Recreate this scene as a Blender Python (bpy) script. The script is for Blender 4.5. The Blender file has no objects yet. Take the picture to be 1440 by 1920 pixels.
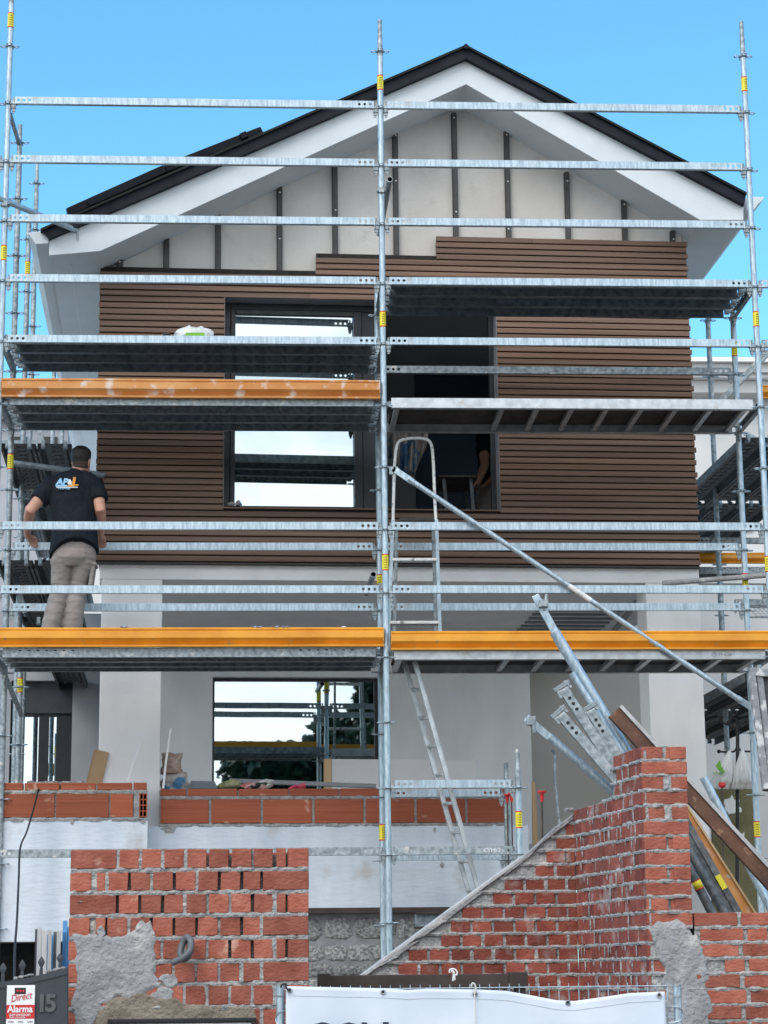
import bpy, math, random
from mathutils import Vector, Matrix, noise
random.seed(7)
S = bpy.context.scene
C = S.collection
rad = math.radians

# ------------------------------------------------------------------ camera
CAM = Vector((-0.9148, -16.1013, 1.65)); PITCH, YAW, ROLL, FPX = .2151, .0564, -.0103, 3971.0
_fw = Vector((math.sin(YAW)*math.cos(PITCH), math.cos(YAW)*math.cos(PITCH), math.sin(PITCH)))
_r = Vector((math.cos(YAW), -math.sin(YAW), 0)); _u = _r.cross(_fw)
RT = _r*math.cos(ROLL) + _u*math.sin(ROLL); UP = -_r*math.sin(ROLL) + _u*math.cos(ROLL)
cd = bpy.data.cameras.new('camera'); cam = bpy.data.objects.new('camera', cd); C.objects.link(cam)
cam.matrix_world = Matrix(((RT.x, UP.x, -_fw.x, CAM.x), (RT.y, UP.y, -_fw.y, CAM.y), (RT.z, UP.z, -_fw.z, CAM.z), (0, 0, 0, 1)))
cd.sensor_fit = 'HORIZONTAL'; cd.sensor_width = 36; cd.lens = FPX/1440*36; cd.clip_end = 3000; cd.clip_start = .1
S.camera = cam

# ------------------------------------------------------------------ light
SUN_EL, SUN_ROT = rad(48), rad(218)       # high, behind the photographer and a little to the left
wd = bpy.data.worlds.new('World'); S.world = wd; wd.use_nodes = True
def world():
    nt = wd.node_tree; N = nt.nodes; L = nt.links; N.clear()
    out = N.new('ShaderNodeOutputWorld'); bg = N.new('ShaderNodeBackground'); bg.inputs[1].default_value = .12
    sky = N.new('ShaderNodeTexSky'); sky.sky_type = 'NISHITA'; sky.sun_disc = False
    sky.sun_elevation = SUN_EL; sky.sun_rotation = SUN_ROT; sky.air_density = 1.0; sky.dust_density = .6; sky.ozone_density = 1.0
    tint = N.new('ShaderNodeMix'); tint.data_type = 'RGBA'; tint.blend_type = 'MULTIPLY'; tint.inputs[0].default_value = 1
    tint.inputs[7].default_value = SKYTINT
    L.new(sky.outputs[0], tint.inputs[6])
    tc = N.new('ShaderNodeTexCoord'); sep = N.new('ShaderNodeSeparateXYZ'); L.new(tc.outputs['Generated'], sep.inputs[0])
    back = N.new('ShaderNodeMapRange'); back.inputs[1].default_value = -.05; back.inputs[2].default_value = -.45; L.new(sep.outputs[1], back.inputs[0])
    warm = N.new('ShaderNodeMapRange'); warm.inputs[1].default_value = .25; warm.inputs[2].default_value = -.3; L.new(sep.outputs[1], warm.inputs[0])
    tm = N.new('ShaderNodeMix'); tm.data_type = 'RGBA'; tm.inputs[6].default_value = SKYTINT; tm.inputs[7].default_value = (1.12, 1.16, 1.08, 1); L.new(warm.outputs[0], tm.inputs[0]); L.new(tm.outputs[2], tint.inputs[7])
    mp = N.new('ShaderNodeMapping'); mp.inputs['Scale'].default_value = (1, 1, 2.6); L.new(tc.outputs['Generated'], mp.inputs[0])
    nz = N.new('ShaderNodeTexNoise'); nz.inputs['Scale'].default_value = 3.2; nz.inputs['Detail'].default_value = 7; nz.inputs['Roughness'].default_value = .58; L.new(mp.outputs[0], nz.inputs[0])
    cv = N.new('ShaderNodeMapRange'); cv.inputs[1].default_value = .36; cv.inputs[2].default_value = .56; L.new(nz.outputs[0], cv.inputs[0])
    mu = N.new('ShaderNodeMath'); mu.operation = 'MULTIPLY'; L.new(back.outputs[0], mu.inputs[0]); L.new(cv.outputs[0], mu.inputs[1])
    mx = N.new('ShaderNodeMix'); mx.data_type = 'RGBA'; L.new(mu.outputs[0], mx.inputs[0]); L.new(tint.outputs[2], mx.inputs[6])
    mx.inputs[7].default_value = CLOUD
    L.new(mx.outputs[2], bg.inputs[0]); L.new(bg.outputs[0], out.inputs[0])
SKYTINT = (.82, 1.56, 1.86, 1); CLOUD = (10.4, 10.9, 11.6, 1)
world()
sl = bpy.data.lights.new('sun', 'SUN'); sl.energy = 1.3; sl.angle = rad(40); sl.color = (1, .96, .9)
sun = bpy.data.objects.new('sun', sl); C.objects.link(sun)
_sd = Vector((math.sin(SUN_ROT)*math.cos(SUN_EL), math.cos(SUN_ROT)*math.cos(SUN_EL), math.sin(SUN_EL)))
sun.rotation_euler = (-_sd).to_track_quat('-Z', 'Y').to_euler(); sun.location = (0, -20, 30)
S.view_settings.view_transform = 'Standard'; S.view_settings.look = 'None'; S.view_settings.gamma = 1; S.view_settings.exposure = .54

# ------------------------------------------------------------------ pixel of the 1440x1920 photograph -> point at depth Y
HA = .04                                   # the house is turned 2.3 degrees against the scaffold
def ray(px, py): return _fw*FPX + RT*(px-720) - UP*(py-960)
def at(px, py, Y):
    d = ray(px, py); return CAM + d*((Y-CAM.y)/d.y)
def atz(px, py, Z):
    d = ray(px, py); return CAM + d*((Z-CAM.z)/d.z)
def hp(px, py, v):                          # same, in the frame of the house (u right, v deep, z up)
    c, s = math.cos(-HA), math.sin(-HA); d = ray(px, py)
    D = Vector((c*d.x-s*d.y, s*d.x+c*d.y, d.z)); O = Vector((c*CAM.x-s*CAM.y, s*CAM.x+c*CAM.y, CAM.z))
    return O + D*((v-O.y)/D.y)
def h2w(p):
    c, s = math.cos(HA), math.sin(HA); return Vector((c*p[0]-s*p[1], s*p[0]+c*p[1], p[2]))
BAY, INN, Z0 = 3.003, .807, 9.029
def zl(k): return Z0-.5*k

# ------------------------------------------------------------------ materials
M = {}
def mat(name, c1, c2=None, rough=.6, metal=0., scale=8., detail=5., stretch=(1, 1, 1), lo=.35, hi=.65, bump=0., bscale=60., bstretch=None, spots=None, sscale=5., sth=(.6, .66), island=0., spec=.5, bdist=.01):
    m = bpy.data.materials.new(name); m.use_nodes = True; nt = m.node_tree; N = nt.nodes; L = nt.links
    p = N['Principled BSDF']; p.inputs['Roughness'].default_value = rough; p.inputs['Metallic'].default_value = metal; p.inputs['Specular IOR Level'].default_value = spec
    tc = N.new('ShaderNodeTexCoord')
    def nz(sc, st, det=detail):
        mp = N.new('ShaderNodeMapping'); mp.inputs['Scale'].default_value = st; L.new(tc.outputs['Object'], mp.inputs[0])
        n = N.new('ShaderNodeTexNoise'); n.inputs['Scale'].default_value = sc; n.inputs['Detail'].default_value = det; L.new(mp.outputs[0], n.inputs[0]); return n
    def mr(src, a, b, c=0., d=1.):
        r = N.new('ShaderNodeMapRange'); r.inputs[1].default_value = a; r.inputs[2].default_value = b; r.inputs[3].default_value = c; r.inputs[4].default_value = d; L.new(src, r.inputs[0]); return r.outputs[0]
    col = None
    def mix(fac, a, b, mode='MIX'):
        x = N.new('ShaderNodeMix'); x.data_type = 'RGBA'; x.blend_type = mode
        if hasattr(fac, 'links'): L.new(fac, x.inputs[0])
        else: x.inputs[0].default_value = fac
        for i, q in ((6, a), (7, b)):
            if hasattr(q, 'links'): L.new(q, x.inputs[i])
            else: x.inputs[i].default_value = (*q, 1)
        return x.outputs[2]
    c2 = c2 or c1
    n = nz(scale, stretch); col = mix(mr(n.outputs[0], lo, hi), c1, c2)
    if spots:
        n2 = nz(sscale, (1, 1, 1), 6); col = mix(mr(n2.outputs[0], *sth), col, spots)
    if island:
        g = N.new('ShaderNodeNewGeometry'); v = mr(g.outputs['Random Per Island'], 0, 1, 1-island, 1+island)
        h = N.new('ShaderNodeHueSaturation'); L.new(v, h.inputs['Value']); L.new(col, h.inputs['Color']); col = h.outputs[0]
    L.new(col, p.inputs['Base Color'])
    if metal or rough < .9:
        n3 = nz(scale*3, stretch); L.new(mr(n3.outputs[0], .3, .7, max(.05, rough-.1), min(1, rough+.12)), p.inputs['Roughness'])
    if bump:
        b = N.new('ShaderNodeBump'); b.inputs['Strength'].default_value = bump; b.inputs['Distance'].default_value = bdist
        n4 = nz(bscale, bstretch or (1, 1, 1), 6); L.new(n4.outputs[0], b.inputs['Height']); L.new(b.outputs[0], p.inputs['Normal'])
    M[name] = m; return m
mat('galv', (.31, .40, .455), (.52, .62, .68), rough=.40, metal=.5, scale=70, detail=10, stretch=(1, 1, .22), bump=.08, bscale=90, spots=(.34, .35, .35), sscale=7, sth=(.62, .8))
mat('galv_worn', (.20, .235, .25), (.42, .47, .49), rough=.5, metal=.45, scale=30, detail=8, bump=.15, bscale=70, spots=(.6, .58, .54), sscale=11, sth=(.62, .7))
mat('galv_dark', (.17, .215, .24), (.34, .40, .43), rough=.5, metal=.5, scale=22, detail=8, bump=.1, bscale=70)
mat('galv_shaded', (.085, .095, .10), (.19, .20, .205), rough=.65, metal=.3, scale=22, detail=8, bump=.1, bscale=70)  # galvanised steel with the shade of the side decks put into its colour
mat('cap', (.40, .40, .40), (.52, .52, .52), rough=.9, scale=12, bump=.4, bscale=60)
mat('alu', (.42, .45, .465), (.60, .63, .645), rough=.42, metal=.6, scale=12, detail=8, bump=.05, spots=(.45, .44, .42), sscale=9, sth=(.62, .72))
mat('orange', (.66, .27, .018), (.80, .36, .03), rough=.42, scale=4, spots=(.50, .30, .12), sscale=9, sth=(.66, .74), bump=.08)
mat('orange_old', (.52, .20, .04), (.62, .30, .10), rough=.6, scale=5, stretch=(.5, 1, 1), spots=(.66, .58, .52), sscale=10, sth=(.56, .68), bump=.15)
mat('stucco', (.655, .70, .72), (.71, .755, .775), rough=.85, scale=3, bump=.35, bscale=130, bdist=.006)
mat('stucco_grey', (.78, .775, .765), (.86, .855, .845), rough=.85, scale=2.5, detail=10, stretch=(1.5, 1, .6), bump=.3, bscale=120, bdist=.005)
mat('cream', (.58, .54, .495), (.68, .645, .60), rough=.88, scale=2.2, detail=10, stretch=(1, 1, .7), bump=.4, bscale=40, bdist=.008, spots=(.53, .495, .46), sscale=7, sth=(.62, .80))
mat('beige', (.55, .52, .47), (.60, .57, .52), rough=.88, scale=1.6, bump=.15)
mat('wing_grey', (.34, .35, .38), (.40, .41, .44), rough=.85, scale=2, bump=.15)
mat('clad', (.138, .076, .047), (.215, .129, .086), rough=.55, scale=5, stretch=(.12, 1, 7), detail=10, island=.2, bump=.12, bscale=60, bstretch=(.04, 1, 3))
mat('clad_back', (.018, .013, .010), rough=.8)
mat('batten', (.045, .040, .038), (.062, .056, .052), rough=.5, scale=6)
mat('steel_screw', (.75, .75, .75), rough=.3, metal=.6)
mat('roof', (.006, .009, .008), (.010, .014, .012), spec=.2, rough=.5, scale=6)
mat('roof_edge', (.010, .012, .018), (.014, .016, .024), spec=.2, rough=.6, scale=4)
mat('panel_black', (.003, .004, .007), (.004, .006, .010), spec=.15, rough=.55, scale=3)
mat('frame_black', (.010, .012, .016), (.014, .017, .021), rough=.4, scale=6)
mat('frame_grey', (.22, .23, .25), (.26, .27, .29), rough=.45, scale=6)
mat('room', (.50, .55, .57), (.56, .61, .63), rough=.9, scale=2)
mat('room_blue', (.07, .11, .17), (.09, .13, .2), rough=.9, scale=2)
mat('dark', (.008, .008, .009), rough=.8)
mat('hollow', (.30, .075, .036), (.38, .105, .052), rough=.85, scale=4, stretch=(.3, 1, 14), detail=6, island=.16, bump=.5, bscale=20, bstretch=(.02, 1, 5), spots=(.55, .33, .24), sscale=8, sth=(.64, .72))
mat('brick', (.275, .070, .042), (.38, .122, .078), rough=.85, scale=9, detail=7, island=.24, bump=.55, bscale=40, bstretch=(1, 1, 1.6), spots=(.55, .30, .22), sscale=7, sth=(.64, .74), bdist=.016)
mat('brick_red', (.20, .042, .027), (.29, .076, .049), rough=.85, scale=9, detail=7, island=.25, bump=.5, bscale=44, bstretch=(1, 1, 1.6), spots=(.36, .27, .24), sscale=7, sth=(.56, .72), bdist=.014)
mat('mortar', (.27, .265, .26), (.42, .41, .40), rough=.95, scale=22, detail=9, bump=1., bscale=55, spots=(.52, .50, .47), sscale=9, sth=(.58, .7), bdist=.02)
mat('cement', (.25, .25, .255), (.37, .37, .375), rough=.95, scale=7, detail=10, bump=.9, bscale=40, spots=(.50, .49, .47), sscale=4, sth=(.56, .68), bdist=.02)
mat('cement_brown', (.19, .155, .12), (.28, .235, .185), rough=.95, scale=8, detail=10, bump=.9, bscale=45, bdist=.02)
mat('base_white', (.55, .615, .68), (.68, .74, .80), rough=.85, scale=2.2, detail=10, stretch=(2.2, 1, .45), bump=.5, bscale=16, bstretch=(.6, 1, 1.8), spots=(.52, .51, .50), sscale=3.4, sth=(.63, .74), bdist=.012)
mat('stone', (.14, .145, .145), (.40, .41, .40), rough=.92, scale=48, detail=10, island=.25, bump=1., bscale=42, bdist=.025)
mat('stone_joint', (.20, .205, .21), (.28, .285, .29), rough=.95, scale=10, bump=.6, bscale=30)
mat('yellow', (.72, .60, .02), (.80, .68, .04), rough=.5)
mat('red', (.55, .02, .02), (.60, .03, .03), rough=.5)
mat('black', (.012, .012, .013), rough=.6)
mat('navy', (.012, .02, .06), rough=.6)
mat('white', (.80, .80, .80), (.84, .84, .84), rough=.5)
mat('white_dirty', (.62, .62, .60), (.78, .78, .76), rough=.6, scale=20, detail=8, spots=(.30, .29, .27), sscale=16, sth=(.58, .64), bump=.15)
mat('blue_sheet', (.28, .60, .88), (.36, .68, .92), rough=.45)
mat('gate', (.030, .036, .044), (.045, .052, .062), rough=.5, scale=6, bump=.1, spots=(.09, .095, .10), sscale=8, sth=(.66, .76))
mat('sign_grey', (.10, .105, .11), (.14, .145, .15), rough=.35, metal=.6)
mat('brown_steel', (.035, .022, .018), (.06, .038, .03), rough=.55, scale=9)
mat('rust_plank', (.075, .036, .026), (.15, .072, .042), rough=.75, scale=6, detail=9, spots=(.40, .24, .16), sscale=10, sth=(.62, .72), bump=.3)
mat('wood', (.42, .27, .13), (.52, .36, .20), rough=.75, scale=6, stretch=(1, 1, .15), bump=.2)
mat('plywood', (.035, .03, .027), (.06, .05, .043), rough=.75, scale=5, bump=.1)
mat('cardboard', (.38, .245, .13), (.46, .31, .18), rough=.85, scale=4)
mat('plaster_board', (.56, .56, .56), (.62, .62, .62), rough=.85, scale=2)
mat('sack', (.34, .22, .16), (.52, .40, .34), rough=.85, scale=9, bump=.4, bscale=20)
mat('sack_grey', (.38, .33, .30), (.55, .50, .46), rough=.8, scale=12, bump=.4, bscale=20, spots=(.08, .20, .34), sscale=4, sth=(.58, .62))
mat('rags', (.55, .10, .10), (.70, .68, .62), rough=.85, scale=14, spots=(.03, .05, .04), sscale=9, sth=(.55, .6))
mat('pink', (.65, .05, .12), (.70, .10, .16), rough=.7, scale=6)
mat('green_bag', (.12, .19, .06), (.45, .40, .22), rough=.6, scale=14)
mat('plastic', (.66, .66, .64), (.78, .78, .77), rough=.35, scale=10, bump=.5, bscale=14)
mat('green', (.16, .42, .03), rough=.5)
mat('mesh_olive', (.15, .135, .065), (.21, .19, .10), rough=.9, scale=5, bump=.8, bscale=60)
mat('conduit', (.085, .095, .105), (.13, .14, .15), rough=.55, scale=9)
mat('skin', (.50, .25, .17), (.58, .31, .22), rough=.55, scale=9, bump=.05)
mat('hair', (.012, .009, .008), (.022, .016, .013), rough=.6, scale=50, bump=.3, bscale=160)
mat('hair_fade', (.045, .028, .022), (.075, .046, .036), rough=.7, scale=40)
mat('polo', (.006, .009, .015), (.011, .015, .023), rough=.85, scale=6, bump=.5, bscale=9, bstretch=(1.6, 1.6, .5), bdist=.04, spec=.25)
mat('trousers', (.26, .225, .21), (.32, .28, .265), rough=.9, scale=5, bump=.55, bscale=7, bstretch=(.8, .8, 2.2), bdist=.04, spec=.2)
mat('boot', (.03, .025, .02), rough=.7)
mat('leaf', (.016, .030, .012), (.036, .06, .022), rough=.7, scale=2, island=.35)
mat('bark', (.06, .045, .03), (.09, .07, .05), rough=.9, scale=8, bump=.6)
mat('asphalt', (.045, .045, .047), (.065, .065, .066), rough=.9, scale=30, bump=.4, bscale=80)
mat('soil', (.19, .14, .095), (.26, .20, .145), rough=.95, scale=3, detail=9, bump=.6, bscale=20)
mat('neigh', (.62, .62, .61), (.68, .68, .67), rough=.85, scale=2)
mat('splash', (.045, .05, .06), (.09, .095, .11), rough=.7, scale=7, spots=(.55, .54, .55), sscale=7, sth=(.50, .60), bump=.5)
mat('splash_pale', (.22, .23, .25), (.34, .35, .37), rough=.8, scale=14, spots=(.60, .60, .60), sscale=14, sth=(.52, .6), bump=.5)
def banner_mat():
    m = mat('banner', (.60, .66, .76), (.70, .75, .83), rough=.5, scale=2.5); return m
banner_mat()
def glass_mat(name, refl, tintc):
    m = bpy.data.materials.new(name); m.use_nodes = True; N = m.node_tree.nodes; L = m.node_tree.links; N.clear()
    o = N.new('ShaderNodeOutputMaterial'); g = N.new('ShaderNodeBsdfGlossy'); g.inputs['Roughness'].default_value = .012; g.inputs[0].default_value = (*tintc, 1)
    t = N.new('ShaderNodeBsdfTransparent'); t.inputs[0].default_value = (.30, .36, .36, 1)
    d = N.new('ShaderNodeBsdfDiffuse'); d.inputs[0].default_value = (.5, .5, .48, 1)
    tc = N.new('ShaderNodeTexCoord'); n = N.new('ShaderNodeTexNoise'); n.inputs['Scale'].default_value = 55; n.inputs['Detail'].default_value = 4; L.new(tc.outputs['Object'], n.inputs[0])
    r = N.new('ShaderNodeMapRange'); r.inputs[1].default_value = .66; r.inputs[2].default_value = .78; r.inputs[4].default_value = .12; L.new(n.outputs[0], r.inputs[0])
    n2 = N.new('ShaderNodeTexNoise'); n2.inputs['Scale'].default_value = 1.3; L.new(tc.outputs['Object'], n2.inputs[0])
    b = N.new('ShaderNodeBump'); b.inputs['Strength'].default_value = .004; b.inputs['Distance'].default_value = .1; L.new(n2.outputs[0], b.inputs['Height']); L.new(b.outputs[0], g.inputs['Normal'])
    x = N.new('ShaderNodeMixShader'); x.inputs[0].default_value = refl; L.new(t.outputs[0], x.inputs[1]); L.new(g.outputs[0], x.inputs[2])
    y = N.new('ShaderNodeMixShader'); L.new(r.outputs[0], y.inputs[0]); L.new(x.outputs[0], y.inputs[1]); L.new(d.outputs[0], y.inputs[2])
    L.new(y.outputs[0], o.inputs[0]); M[name] = m
glass_mat('glass', .62, (.86, .95, .96))

# ------------------------------------------------------------------ mesh builder
XF = {}
def tag(o, label=None, cat=None, group=None, kind=None):
    if label: o['label'] = label
    if cat: o['category'] = cat
    if group: o['group'] = group
    if kind: o['kind'] = kind
    return o
def thing(name, label, cat, loc=(0, 0, 0), rz=0, group=None):
    o = bpy.data.objects.new(name, None); C.objects.link(o); o.empty_display_size = .1
    o.location = loc; o.rotation_euler = (0, 0, rz); XF[o] = Matrix.Translation(Vector(loc)) @ Matrix.Rotation(rz, 4, 'Z')
    return tag(o, label, cat, group)
def kids(o): return [c for c in bpy.data.objects if c.parent == o]
def copy_tree(o, loc=None, label=None, group=None, parent=None):
    c = o.copy(); C.objects.link(c)
    if parent is not None: c.parent = parent
    if loc is not None: c.location = loc
    if label: c['label'] = label
    if group: c['group'] = group
    for ch in o.children: copy_tree(ch, parent=c)
    return c
class MB:
    def __init__(s): s.v = []; s.f = []; s.mi = []
    def add(s, vs, fs, mi=0):
        n = len(s.v); s.v += [Vector(v) for v in vs]; s.f += [tuple(i+n for i in f) for f in fs]; s.mi += [mi]*len(fs); return s
    def box(s, a, b, mi=0, R=None, o=None):
        x0, y0, z0 = a; x1, y1, z1 = b
        vs = [Vector(p) for p in ((x0, y0, z0), (x1, y0, z0), (x1, y1, z0), (x0, y1, z0), (x0, y0, z1), (x1, y0, z1), (x1, y1, z1), (x0, y1, z1))]
        if R is not None: vs = [R @ v for v in vs]
        if o is not None: vs = [v + Vector(o) for v in vs]
        return s.add(vs, [(0, 3, 2, 1), (4, 5, 6, 7), (0, 1, 5, 4), (1, 2, 6, 5), (2, 3, 7, 6), (3, 0, 4, 7)], mi)
    def bar(s, p, q, w, h, up=(0, 0, 1), mi=0):          # oriented box, w across, h along up
        p, q, up = Vector(p), Vector(q), Vector(up); d = (q-p).normalized(); sd = d.cross(up)
        if sd.length < 1e-4: sd = d.cross(Vector((1, 0, 0)))
        sd.normalize(); u = sd.cross(d); vs = []
        for c in (p, q):
            for a, b in ((-1, -1), (1, -1), (1, 1), (-1, 1)): vs.append(c + sd*a*w/2 + u*b*h/2)
        return s.add(vs, [(3, 2, 1, 0), (4, 5, 6, 7), (0, 1, 5, 4), (1, 2, 6, 5), (2, 3, 7, 6), (3, 0, 4, 7)], mi)
    def tube(s, pts, r, n=12, mi=0, cap=True, hollow=0):
        pts = [Vector(p) for p in pts]; rs = r if isinstance(r, (list, tuple)) else [r]*len(pts); rings = []; pu = None
        for i, p in enumerate(pts):
            d = ((pts[min(i+1, len(pts)-1)] - pts[max(i-1, 0)])).normalized()
            if pu is None: pu = Vector((0, 0, 1)) if abs(d.z) < .9 else Vector((0, 1, 0))
            a = d.cross(pu).normalized(); b = a.cross(d); pu = b
            rings.append([p + (a*math.cos(2*math.pi*k/n) + b*math.sin(2*math.pi*k/n))*rs[i] for k in range(n)])
        vs = [v for rg in rings for v in rg]; fs = []
        for i in range(len(rings)-1):
            for k in range(n): fs.append((i*n+k, i*n+(k+1) % n, (i+1)*n+(k+1) % n, (i+1)*n+k))
        if cap and not hollow: fs += [tuple(range(n-1, -1, -1)), tuple((len(rings)-1)*n+k for k in range(n))]
        s.add(vs, fs, mi)
        if hollow:
            for e, o_ in ((0, 1), (len(pts)-1, len(pts)-2)):
                d = (pts[o_]-pts[e]).normalized(); base = rings[e]; c = pts[e]
                inn = [c + (v-c)*hollow for v in base]; deep = [v + d*.25 for v in inn]
                s.add(base+inn+deep, [(k, (k+1) % n, n+(k+1) % n, n+k) for k in range(n)], mi)
                s.add(inn+deep, [(k, (k+1) % n, n+(k+1) % n, n+k) for k in range(n)] + [tuple(range(n, 2*n))], 1)
        return s
    def torus(s, c, R, r, n=16, m=6, sx=1, sy=1, mi=0, axis='z'):
        vs, fs = [], []
        for i in range(n):
            a = 2*math.pi*i/n
            for j in range(m):
                b = 2*math.pi*j/m; q = ((R+r*math.cos(b))*math.cos(a)*sx, (R+r*math.cos(b))*math.sin(a)*sy, r*math.sin(b))
                if axis == 'y': q = (q[0], q[2], q[1])
                if axis == 'x': q = (q[2], q[0], q[1])
                vs.append(Vector(c)+Vector(q))
        for i in range(n):
            for j in range(m): fs.append((i*m+j, ((i+1) % n)*m+j, ((i+1) % n)*m+(j+1) % m, i*m+(j+1) % m))
        return s.add(vs, fs, mi)
    def prism(s, poly, d, mi=0):                        # planar polygon of 3-D points pushed along the vector d
        poly = [Vector(p) for p in poly]; d = Vector(d); n = len(poly)
        nrm = Vector((0, 0, 0))
        for i in range(n): nrm += poly[i].cross(poly[(i+1) % n])
        if nrm.dot(d) > 0: poly.reverse()
        return s.add(poly + [p+d for p in poly], [tuple(range(n)), tuple(range(2*n-1, n-1, -1))] + [((i+1) % n, i, n+i, n+(i+1) % n) for i in range(n)], mi)
    def loft(s, rings, mi=0, cap=True):
        n = len(rings[0]); vs = [v for r in rings for v in r]; fs = []
        for i in range(len(rings)-1):
            for k in range(n): fs.append((i*n+k, i*n+(k+1) % n, (i+1)*n+(k+1) % n, (i+1)*n+k))
        if cap: fs += [tuple(range(n-1, -1, -1)), tuple((len(rings)-1)*n+k for k in range(n))]
        return s.add(vs, fs, mi)
    def limb(s, pts, rad_, side=(1, 0, 0), n=14, mi=0):   # elliptical loft: rad_ = [(a along side, b across)]
        pts = [Vector(p) for p in pts]; rings = []
        for i, p in enumerate(pts):
            d = (pts[min(i+1, len(pts)-1)]-pts[max(i-1, 0)]).normalized(); sd = Vector(side); sd = (sd - d*sd.dot(d)).normalized(); t = d.cross(sd)
            a, b = rad_[i] if isinstance(rad_[i], tuple) else (rad_[i], rad_[i])
            rings.append([p + sd*a*math.cos(2*math.pi*k/n) + t*b*math.sin(2*math.pi*k/n) for k in range(n)])
        return s.loft(rings, mi)
    def ball(s, c, rx, ry, rz, n=14, m=9, mi=0, R=None):
        rings = []
        for i in range(1, m):
            a = math.pi*i/m; ring = []
            for k in range(n):
                q = Vector((rx*math.sin(a)*math.cos(2*math.pi*k/n), ry*math.sin(a)*math.sin(2*math.pi*k/n), -rz*math.cos(a)))
                if R is not None: q = R @ q
                ring.append(Vector(c)+q)
            rings.append(ring)
        return s.loft(rings, mi)
    def grid(s, fn, nu, nv, mi=0):
        vs = [fn(i/nu, j/nv) for j in range(nv+1) for i in range(nu+1)]
        return s.add(vs, [(j*(nu+1)+i, j*(nu+1)+i+1, (j+1)*(nu+1)+i+1, (j+1)*(nu+1)+i) for j in range(nv) for i in range(nu)], mi)
    def build(s, name, mats, parent=None, local=False, bevel=0, smooth=False, solid=0, remesh=0, sub=0, label=None, seg=2):
        me = bpy.data.meshes.new(name)
        vs = s.v
        if parent is not None and not local and parent in XF:
            inv = XF[parent].inverted(); vs = [inv @ v for v in vs]
        me.from_pydata([tuple(v) for v in vs], [], s.f)
        if isinstance(mats, str): mats = [mats]
        for k in mats: me.materials.append(M[k])
        me.polygons.foreach_set('material_index', s.mi); 
        if smooth: me.polygons.foreach_set('use_smooth', [True]*len(me.polygons))
        me.update()
        o = bpy.data.objects.new(name, me); C.objects.link(o)
        if parent is not None: o.parent = parent; XF[o] = XF.get(parent, Matrix())
        else: XF[o] = Matrix()
        if solid: q = o.modifiers.new('solid', 'SOLIDIFY'); q.thickness = solid; q.offset = 0
        if bevel: q = o.modifiers.new('bevel', 'BEVEL'); q.width = bevel; q.segments = seg; q.limit_method = 'ANGLE'; q.angle_limit = rad(40)
        if remesh:
            q = o.modifiers.new('remesh', 'REMESH'); q.mode = 'VOXEL'; q.voxel_size = remesh; q.use_smooth_shade = True
            q = o.modifiers.new('smooth', 'SMOOTH'); q.factor = .5; q.iterations = 4
        if sub: q = o.modifiers.new('sub', 'SUBSURF'); q.levels = q.render_levels = sub
        if label: o['label'] = label
        return o
def smooth_sides(o, ang=40):
    me = o.data; me.polygons.foreach_set('use_smooth', [True]*len(me.polygons))
    me.set_sharp_from_angle(angle=rad(ang)); return o
def text(body, size, m, loc, parent=None, name='lettering', depth=.002, align='LEFT', rot=None, sx=1., shear=0, bold=0., space=1.):
    cu = bpy.data.curves.new(name, 'FONT'); cu.body = body; cu.size = size; cu.extrude = depth; cu.align_x = align; cu.shear = shear; cu.offset = bold; cu.space_character = space; cu.resolution_u = 3
    t = bpy.data.objects.new(name+'_curve', cu); me = bpy.data.meshes.new_from_object(t); bpy.data.objects.remove(t); bpy.data.curves.remove(cu)
    R = rot or Matrix.Rotation(rad(90), 4, 'X')
    T = Matrix.Translation(Vector(loc)) @ R @ Matrix.Diagonal((sx, 1, 1, 1))
    me.transform((XF[parent].inverted() if parent is not None and parent in XF else Matrix()) @ T); me.materials.clear(); me.materials.append(M[m]); me.name = name
    o = bpy.data.objects.new(name, me); C.objects.link(o); o.parent = parent; return o
# ================================================================== the setting
b = MB(); b.grid(lambda s, t: Vector((-150+300*s, -180+380*t, 0)), 8, 8); tag(b.build('ground', 'soil'), kind='structure')
b = MB(); b.grid(lambda s, t: Vector((-120+240*s, -24+17.6*t, .004)), 4, 4); tag(b.build('road', 'asphalt'), kind='structure')
b = MB(); b.box((-120, -6.4, .0), (120, -5.35, .14)); tag(b.build('pavement', 'cement', bevel=.02), kind='structure')

# ------------------------------------------------------------------ the house
house = thing('house', 'gabled house under renovation, half clad in dark brown ribbed boards, behind the scaffold', 'house', (0, 0, 0), HA)
VC, VW = 1.17, 1.24
UL, UR = -2.286, 2.785
ZB = 4.991; ZL = 4.853                      # bottom of the cladding, bottom of the lintel
W0u, W1u, W0z, W1z = -1.232, 1.093, 5.458, 7.292      # upper window opening
def hprism(px, v0, v1, b=None):
    b = b or MB(); pts = [hp(x, y, v0) for x, y in px]; b.prism(pts, (0, v1-v0, 0)); return b
zs_l = hp(188, 470.7, .76).z; apx = hp(874, 158, .76); zs_r = hp(1313, 412.7, .76).z
# upper wall of cream render, cut round the window, with its gable
b = MB()
uw0, uw1 = UL+.03, UR-.03
b.box((uw0, VW, ZB-.02), (W0u, VW+.3, 7.35)); b.box((W1u, VW, ZB-.02), (uw1, VW+.3, 7.35))
b.box((W0u, VW, ZB-.02), (W1u, VW+.3, W0z-.012)); b.box((W0u, VW, W1z+.01), (W1u, VW+.3, 7.35))
gl, gr, ga = hp(205, 485, VW), hp(1300, 440, VW), hp(860, 190, VW)
b.prism([(uw0, VW, 7.35), (uw1, VW, 7.35), (uw1, VW, 7.99), (ga.x, VW, ga.z+.03), (uw0, VW, 7.52)], (0, .3, 0))
wall = b.build('upper_wall', 'cream', house, local=True)
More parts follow.
